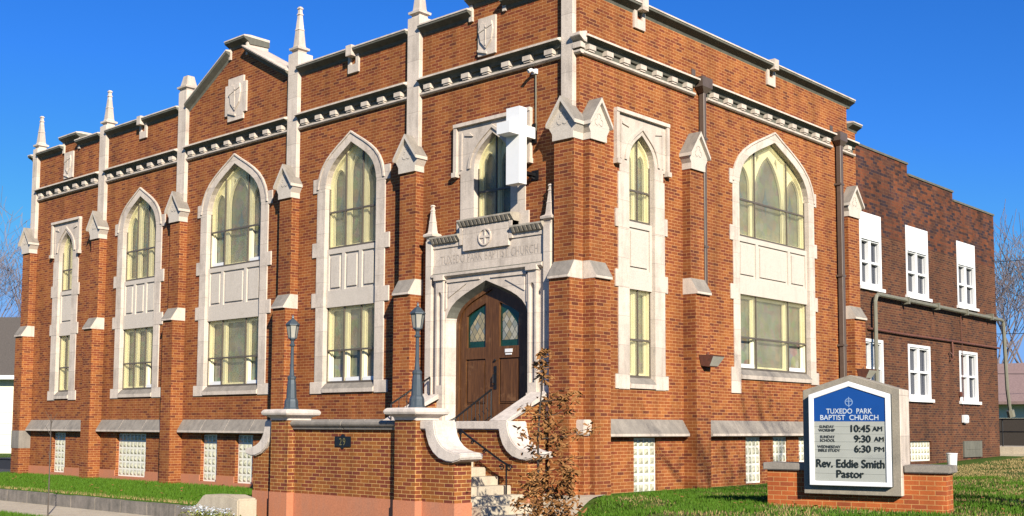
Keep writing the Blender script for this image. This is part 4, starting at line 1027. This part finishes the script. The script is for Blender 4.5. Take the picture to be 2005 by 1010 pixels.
for s_, z, u in (('AM', 1.28, 1.715), ('AM', 1.132, 1.735), ('PM', .987, 1.738)):
    text('am_pm', s_, 'letter_black', board, smtx(u, z, -.2125), width=.135, height=.066, bold=.003, depth=.006)
for s_, z, u, wd in (('SUNDAY\nWORSHIP', 1.283, .985, .24), ('SUNDAY\nSCHOOL', 1.135, .995, .22), ('WEDNESDAY\nBIBLE STUDY', .99, 1.015, .34)):
    text('service_name', s_, 'letter_faded', board, smtx(u, z, -.2125), width=wd, height=.092, bold=.002, depth=.006)
text('pastor_line', 'Rev. Eddie Smith', 'letter_black', board, smtx(1.315, .775, -.2125), width=.98, height=.115, bold=.0055, depth=.006)
text('pastor_line', 'Pastor', 'letter_black', board, smtx(1.315, .625, -.2125), width=.39, height=.105, bold=.0055, depth=.006)

# ------------------------------------------------------------------ concrete block and flowers at the sidewalk
b = MB(A); b.prism([(-6.14, -.32), (-5.80, -.05), (-4.98, -.03), (-4.62, -.09), (-4.62, -.6), (-6.14, -.6)], lambda p, t: (p[0], t, p[1]), 4.02, 4.46)
tag(b.build('concrete_block', 'concrete', bevel=.03), 'chamfered pale concrete block ending the kerb left of the brick terrace', 'block')
b = MB(); rng = random.Random(8)
fl = thing('flower_clump', 'clump of silvery white flowers with yellow green leaves by the concrete block', 'flowers', (-5.3, -4.75, -.55))
lv = MB(); pt = MB()
for i in range(520):
    cx_ = -5.2+rng.gauss(0, .34); cy_ = -4.72+rng.gauss(0, .10); z = -.55+rng.uniform(.03, .20)
    a = rng.uniform(0, 6.28); L = rng.uniform(.05, .10); d_ = Vector((math.cos(a), math.sin(a), rng.uniform(.1, .8))).normalized()*L; sd = d_.cross(Vector((0, 0, 1))).normalized()*.02
    p0 = Vector((cx_, cy_, z)); k = lv.add([p0, p0+d_*.5+sd, p0+d_, p0+d_*.5-sd]); lv.face((k, k+1, k+2, k+3))
for i in range(420):
    cl = rng.choice([(-5.75, .15), (-5.45, .12), (-5.0, .20), (-4.85, .16)])
    p0 = Vector((cl[0]+rng.gauss(0, cl[1]), -4.72+rng.gauss(0, .11), -.55+rng.uniform(.16, .30)))
    a = rng.uniform(0, 6.28); d_ = Vector((math.cos(a), math.sin(a), rng.uniform(-.2, .7)))*.04; sd = Vector((-math.sin(a), math.cos(a), .2))*.018
    k = pt.add([p0, p0+d_*.5+sd, p0+d_, p0+d_*.5-sd]); pt.face((k, k+1, k+2, k+3))
lv.build('leaves', 'flower_leaf', fl)['kind'] = 'stuff'; pt.build('petals', 'flower', fl)['kind'] = 'stuff'

# ------------------------------------------------------------------ trees
def grow(mb, rng, p, d, L, r, lev, spread=.7, nseg=4, up=.12, sides=5, kids=(3, 5), minr=.004):
    pts = [Vector(p)]; rr = [r]; d = Vector(d).normalized()
    for i in range(nseg):
        d = (d+Vector((rng.gauss(0, .13), rng.gauss(0, .13), rng.gauss(0, .08)+up*.3))).normalized()
        pts.append(pts[-1]+d*L/nseg); rr.append(max(minr, r*(1-.6*(i+1)/nseg)))
    mb.tube(pts, rr, sides if lev > 1 else 3, caps=False)
    if lev <= 0: return
    for k in range(rng.randint(*kids)):
        t = rng.uniform(.35, 1.0); i = min(nseg-1, int(t*nseg)); q = pts[i].lerp(pts[i+1], t*nseg-i)
        ax2 = Vector((rng.gauss(0, 1), rng.gauss(0, 1), rng.gauss(0, .35)+up)).normalized()
        nd = (d*(1-spread*.5)+ax2*spread).normalized()
        grow(mb, rng, q, nd, L*rng.uniform(.5, .78), max(minr, rr[i]*rng.uniform(.45, .65)), lev-1, spread, max(2, nseg-1), up, sides, kids, minr)
def bare_tree(loc, h, r, seed, label, mat='far_twig', levels=4, minr=.01, kids=(4, 6), fork=.35):
    rng = random.Random(seed); t = thing('bare_tree', label, 'tree', loc, local=True)
    tr = MB(); top = h*fork; pts = [(0, 0, -.3)]+[(rng.gauss(0, .03)*h*i/4, rng.gauss(0, .03)*h*i/4, top*i/4) for i in range(1, 5)]
    tr.tube(pts, [r*1.25, r, r*.9, r*.82, r*.75], 8); tr.build('trunk', mat, t, smooth=True)
    cr = MB()
    for k in range(rng.randint(4, 6)):
        a = rng.uniform(0, 6.28); f = rng.uniform(.7, 1); p = Vector(pts[3]).lerp(Vector(pts[4]), f)
        grow(cr, rng, p, (math.cos(a)*.6, math.sin(a)*.6, 1.0), h*rng.uniform(.34, .46), r*.55, levels-1, .62, 4, .25, 5, kids, minr)
    cr.build('crown', mat, t); return t

# young oak with dead leaves by the stairs
ok = thing('oak_sapling', 'slender oak sapling still holding brown dead leaves in front of the corner pier', 'tree', (2.35, -4.0, -.4))
rng = random.Random(21)
Cm = Vector((14.001, -17.240, 1.276))
def spot(px, py, t):
    x_, y_ = (px-1002.5)/2278.54, (py-655.0)/2278.54
    return Cm + (rt*x_ + dn*y_ + fw)*t
stem = [Vector((2.35, -4.0, -.45)), Vector((2.36, -4.0, .0)), spot(1054, 920, 17.2), spot(1053, 860, 17.2), spot(1057, 800, 17.2), spot(1062, 745, 17.2), spot(1066, 680, 17.2)]
tk = MB(); tk.tube(stem, [.028, .024, .019, .016, .013, .009, .005], 7); tk.build('trunk', 'bark_dark', ok, smooth=True)
clusters = [(1065,690,12,26),(1061,712,14,30),(1066,738,13,28),(1125,770,16,20),(1100,776,18,26),(1075,788,22,34),(1029,797,11,12),(1060,810,22,34),(1080,825,24,26),(1110,800,16,16),(1025,850,14,18),(1052,848,22,30),(1088,850,28,40),(1130,848,14,14),(1158,838,13,14),(1045,880,20,20),(1090,882,26,34),(1108,915,22,36),(1112,945,22,40),(1060,935,24,36),(1040,960,26,40),(1090,970,30,52),(1050,990,34,52),(1112,1000,28,40),(1075,1015,40,60),(1012,985,13,12)]
br = MB(); lf = MB()
for (px, py, pr, n) in clusters:
    dp = 17.2+rng.uniform(-.35, .35); c_ = spot(px, py, dp)
    base = min(((a.lerp(b, t), i) for i, (a, b) in enumerate(zip(stem, stem[1:])) for t in (0, .25, .5, .75)), key=lambda q: abs(q[0].z-(c_.z-.12)))[0]
    mid = base.lerp(c_, .5)+Vector((rng.gauss(0, .03), rng.gauss(0, .03), -.03)); br.tube([base, mid, c_], [.009, .006, .003], 5)
    R_ = pr*17.2/2278.54
    for i in range(int(n*(1.5 if py < 900 else 2.6))):
        o_ = Vector((rng.gauss(0, .5), rng.gauss(0, .5), rng.gauss(0, .5)))*R_; p0 = c_+o_
        a = rng.uniform(0, 6.28); d_ = Vector((math.cos(a)*.8, math.sin(a)*.8, rng.uniform(-1.0, .35))).normalized(); L = rng.uniform(.075, .13)
        sd = d_.cross(Vector((rng.gauss(0, 1), rng.gauss(0, 1), rng.gauss(0, 1)))).normalized()*L*rng.uniform(.13, .2); up_ = d_.cross(sd).normalized()*L*rng.uniform(-.18, .18)
        k = lf.add([p0, p0+d_*L*.3+sd*.8+up_*.6, p0+d_*L*.65+sd+up_, p0+d_*L+up_*.2, p0+d_*L*.65-sd+up_*1.2, p0+d_*L*.3-sd*.8+up_*.6, p0+d_*L*.5])
        lf.face((k, k+1, k+6)); lf.face((k+1, k+2, k+6)); lf.face((k+2, k+3, k+6)); lf.face((k+3, k+4, k+6)); lf.face((k+4, k+5, k+6)); lf.face((k+5, k, k+6))
br.build('branches', 'bark_dark', ok); lf.build('dead_leaves', 'oak_leaf', ok)
# thin bare sapling on the verge
rng = random.Random(5); b = MB(); b.tube([(-9.21, -5.9, -.7), (-9.2, -5.9, .1), (-9.24, -5.88, .9), (-9.22, -5.9, 1.5)], [.016, .014, .010, .005], 6)
for k in range(6):
    z = rng.uniform(.5, 1.4); a = rng.uniform(0, 6.28); b.tube([(-9.22, -5.89, z), (-9.22+.12*math.cos(a), -5.89+.12*math.sin(a), z+.22)], [.006, .003], 4)
tag(b.build('young_sapling', 'bark'), 'thin leafless sapling on the verge before the left end of the church', 'sapling')

bare_tree((-61, 15.2, -.5), 13.5, .24, 11, 'bare tree behind the grey roof at the far left', levels=5, minr=.010, kids=(3, 4))
bare_tree((-15.7, 69.8, .4), 14.0, .14, 4, 'bare tree farthest right, behind the pinkish roof', levels=4, minr=.016, kids=(4, 5))
bare_tree((-14.7, 62.5, .4), 12.8, .13, 9, 'bare tree just behind the far corner of the annex', levels=4, minr=.016, kids=(4, 5))
bare_tree((16.2, -3.6, -.2), 11, .22, 17, 'tall bare street tree on the lawn right of the sign', mat='bark', levels=4, minr=.012, kids=(3, 5))

# ------------------------------------------------------------------ neighbours and far things
h = thing('neighbour_house', 'pale cream house with a grey shingle roof beyond the left end of the church', 'house', (-51.5, 11.0, -.55), rad(38), local=True)
b = MB(); b.box(-9, 9, 0, 9, -.2, 4.45)
for z in np.arange(.7, 4.4, .62): b.box(-9, 9, -.02, .0, z, z+.025)
b.build('siding_wall', 'siding', h)
b = MB(); b.prism([(-.6, 4.45), (-.6, 4.55), (4.5, 8.3), (9.6, 4.55), (9.6, 4.45), (4.5, 8.2)], lambda p, t: (t, p[0], p[1]), -9.6, 9.6); b.build('roof', 'shingle', h)
b = MB(); b.box(-9.6, 9.6, -.68, -.605, 4.36, 4.58); b.build('eaves_board', 'white', h)
b = MB(); b.box(-27.9, -25.0, 1.2, 2.4, -.4, .05); b.uv([(-27.9, 1.2), (-25.0, 1.2), (-25.0, 2.4), (-27.9, 2.4)], .05, .12); tag(b.build('covered_pile', 'tarp', bevel=.12), 'low dark covered pile on the ground beside the left corner of the church', 'pile')

h = thing('far_house', 'low far house with a pinkish roof behind the annex', 'house', (-6, 44, .4))
b = MB(); b.box(-16, 8, 46, 54, .2, 2.6); b.build('house_wall', 'siding', h)
b = MB(); b.prism([(45.3, 2.6), (45.3, 2.75), (50, 5.0), (54.7, 2.75), (54.7, 2.6)], lambda p, t: (t, p[0], p[1]), -17, 9); b.build('roof', 'pink_roof', h)
b = MB(); 
b.box(-8, 6, 33.0, 33.1, .4, 1.75)
tag(b.build('board_fence', 'bark_dark'), 'dull dark board fence in the distance right of the annex', 'fence')
b = MB(); b.box(-6, 1.2, 22.1, 24.4, .1, .72); b.box(-6, 1.6, 21.9, 24.8, .1, .50); tag(b.build('concrete_stoop', 'concrete', bevel=.02), 'low concrete stoop with steps behind the annex corner', 'stoop')
r = MB()
for x_ in (-1.2, -.2, .8, 1.2): r.tube([(x_, 22.6, .72), (x_, 22.6, 1.62)], .025, 6)
for z in (1.62, 1.2): r.tube([(-2.6, 22.6, z), (1.2, 22.6, z)], .025, 6)
tag(r.build('stoop_railing', 'iron'), 'black pipe railing on the concrete stoop behind the annex', 'railing')
# a parked white car seen past the stoop
cr = thing('parked_car', 'white parked car seen past the annex corner', 'car', (2.5, 30.5, .45), rad(80), local=True)
b = MB(); b.prism([(-2.2, .3), (2.2, .3), (2.25, .7), (1.3, .85), (.6, 1.4), (-1.1, 1.42), (-1.8, .95), (-2.25, .85)], lambda p, t: (p[0], t, p[1]), -.85, .85); b.build('body', 'white', cr, bevel=.06)
b = MB(); b.prism([(1.15, .88), (.55, 1.34), (-1.05, 1.36), (-1.6, .95)], lambda p, t: (p[0], t, p[1]), -.87, .87); b.build('windows', 'win_glass', cr)
for sx_ in (-1.4, 1.4):
    for sy_ in (-.82, .82):
        b = MB(lambda p, a=sx_, c=sy_: Vector((a+p[0], c+p[2], .32+p[1]))); b.lathe([(.2, -.1), (.32, -.1), (.33, .0), (.32, .1), (.2, .1)], (0, 0, 0), 14); b.build('wheel', 'tar', cr)
for z0, z1, lb in ((9.6, 10.2, 'uppermost thin overhead wire crossing the sky right of the annex'), (6.2, 6.4, 'middle thin overhead wire passing in front of the bare trees right of the annex'), (4.3, 4.4, 'lowest thin overhead wire, just above the pinkish roof right of the annex')):
    b = MB(); b.tube([Vector((-14+28*t, 40, z0+(z1-z0)*t-.5*math.sin(math.pi*t))) for t in [i/10 for i in range(11)]], .02, 4)
    tag(b.build('overhead_wire', 'iron'), lb, 'wire', 'overhead wires behind the annex')

# ------------------------------------------------------------------ fallen leaves
rng = random.Random(77); fl_ = MB()
for i in range(420):
    if i % 3: x_, y_ = rng.uniform(.8, 9), rng.uniform(-3.5, 9)
    else: x_, y_ = rng.uniform(-20, -6.3), rng.uniform(-4.2, -.1)
    if x_ > 0 and y_ < .6 and x_ < .5+2.3*(-y_+.3)/6.1-.6: continue
    p0 = Vector((x_, y_, gz(x_, y_)+rng.uniform(.05, .085))); a = rng.uniform(0, 6.28); L = rng.uniform(.05, .10)
    d_ = Vector((math.cos(a), math.sin(a), rng.uniform(-.2, .4)))*L; sd = Vector((-math.sin(a), math.cos(a), rng.uniform(-.4, .4)))*L*.28
    k = fl_.add([p0, p0+d_*.5+sd, p0+d_, p0+d_*.5-sd]); fl_.face((k, k+1, k+2, k+3))
tag(fl_.build('fallen_leaves', 'oak_leaf'), 'scattered brown dead leaves lying on the grass around the church', 'leaves', kind='stuff')

# ------------------------------------------------------------------ grass blades
def blades(name, mat, n, region, seed, hmin, hmax, keep=None):
    r = np.random.default_rng(seed); pts = []
    while len(pts) < n:
        x_, y_ = region(r)
        if keep and not keep(x_, y_, r): continue
        pts.append((x_, y_, gz(x_, y_)))
    P = np.array(pts); n = len(P); a = r.uniform(0, 6.283, n); hh = r.uniform(hmin, hmax, n); w_ = r.uniform(.006, .012, n); ln = r.uniform(0, .6, n)
    d_ = np.stack([np.cos(a), np.sin(a), np.zeros(n)], 1); b_ = r.uniform(0, 6.283, n)
    tip = P+np.stack([np.cos(b_)*hh*ln, np.sin(b_)*hh*ln, hh], 1)
    V = np.concatenate([P-d_*w_[:, None], P+d_*w_[:, None], tip], 1).reshape(-1, 3)
    V[2::3, 2] += 0
    me = bpy.data.meshes.new(name); me.vertices.add(3*n); me.vertices.foreach_set('co', V.ravel().astype(np.float32))
    me.loops.add(3*n); me.loops.foreach_set('vertex_index', np.arange(3*n, dtype=np.int32)); me.polygons.add(n)
    me.polygons.foreach_set('loop_start', np.arange(0, 3*n, 3, dtype=np.int32)); me.update(calc_edges=True)
    me.materials.append(MAT[mat]); o = bpy.data.objects.new(name, me); COL.objects.link(o); o['kind'] = 'stuff'; return o
def patch(x_, y_): return .5+.5*math.sin(x_*1.7+math.sin(y_*1.1)*2)*math.sin(y_*1.3+x_*.6)
def off_path(x_, y_): return y_ > .55 or x_ > .5+2.3*(-y_+.3)/6.1+.05
keepR = lambda x_, y_, r: off_path(x_, y_) and not (x_ < .45) and (patch(x_, y_) < (.58 if x_ < 5.5 and y_ < 4 else .36) or r.random() < .18)
o = blades('lawn_grass', 'blade', 68000, lambda r: (r.uniform(.4, 9.5), r.uniform(-6, 10)), 1, .035, .085, keepR)
tag(o, 'short green grass on the lawn in front of the side wall', 'grass')
o['kind'] = 'stuff'
o = blades('lawn_grass', 'blade_dry', 42000, lambda r: (r.uniform(1.0, 10), r.uniform(-4, 22)), 2, .02, .055, lambda x_, y_, r: off_path(x_, y_) and (patch(x_, y_) > (.50 if x_ < 5.5 and y_ < 4 else .30) or r.random() < .16))
tag(o, 'patchy straw coloured dry grass on the lawn by the sign and annex', 'grass')
o = blades('lawn_grass', 'blade', 45000, lambda r: (r.uniform(-24, -5.2), r.uniform(-4.28, -.05)), 4, .04, .09)
o2 = blades('lawn_grass', 'blade_dry', 2600, lambda r: (r.uniform(-22, -6.4), -4.28+abs(r.normal(0, .16))), 14, .03, .07)
tag(o2, 'straw coloured dry grass edging along the top of the kerb', 'grass')
tag(o, 'green grass strip between the street wall and the kerb', 'grass')
o = blades('lawn_grass', 'blade', 9000, lambda r: (r.uniform(-13, -7.8), r.uniform(-7.2, -5.88)), 6, .04, .09)
tag(o, 'green grass verge beyond the sidewalk at the bottom left', 'grass')
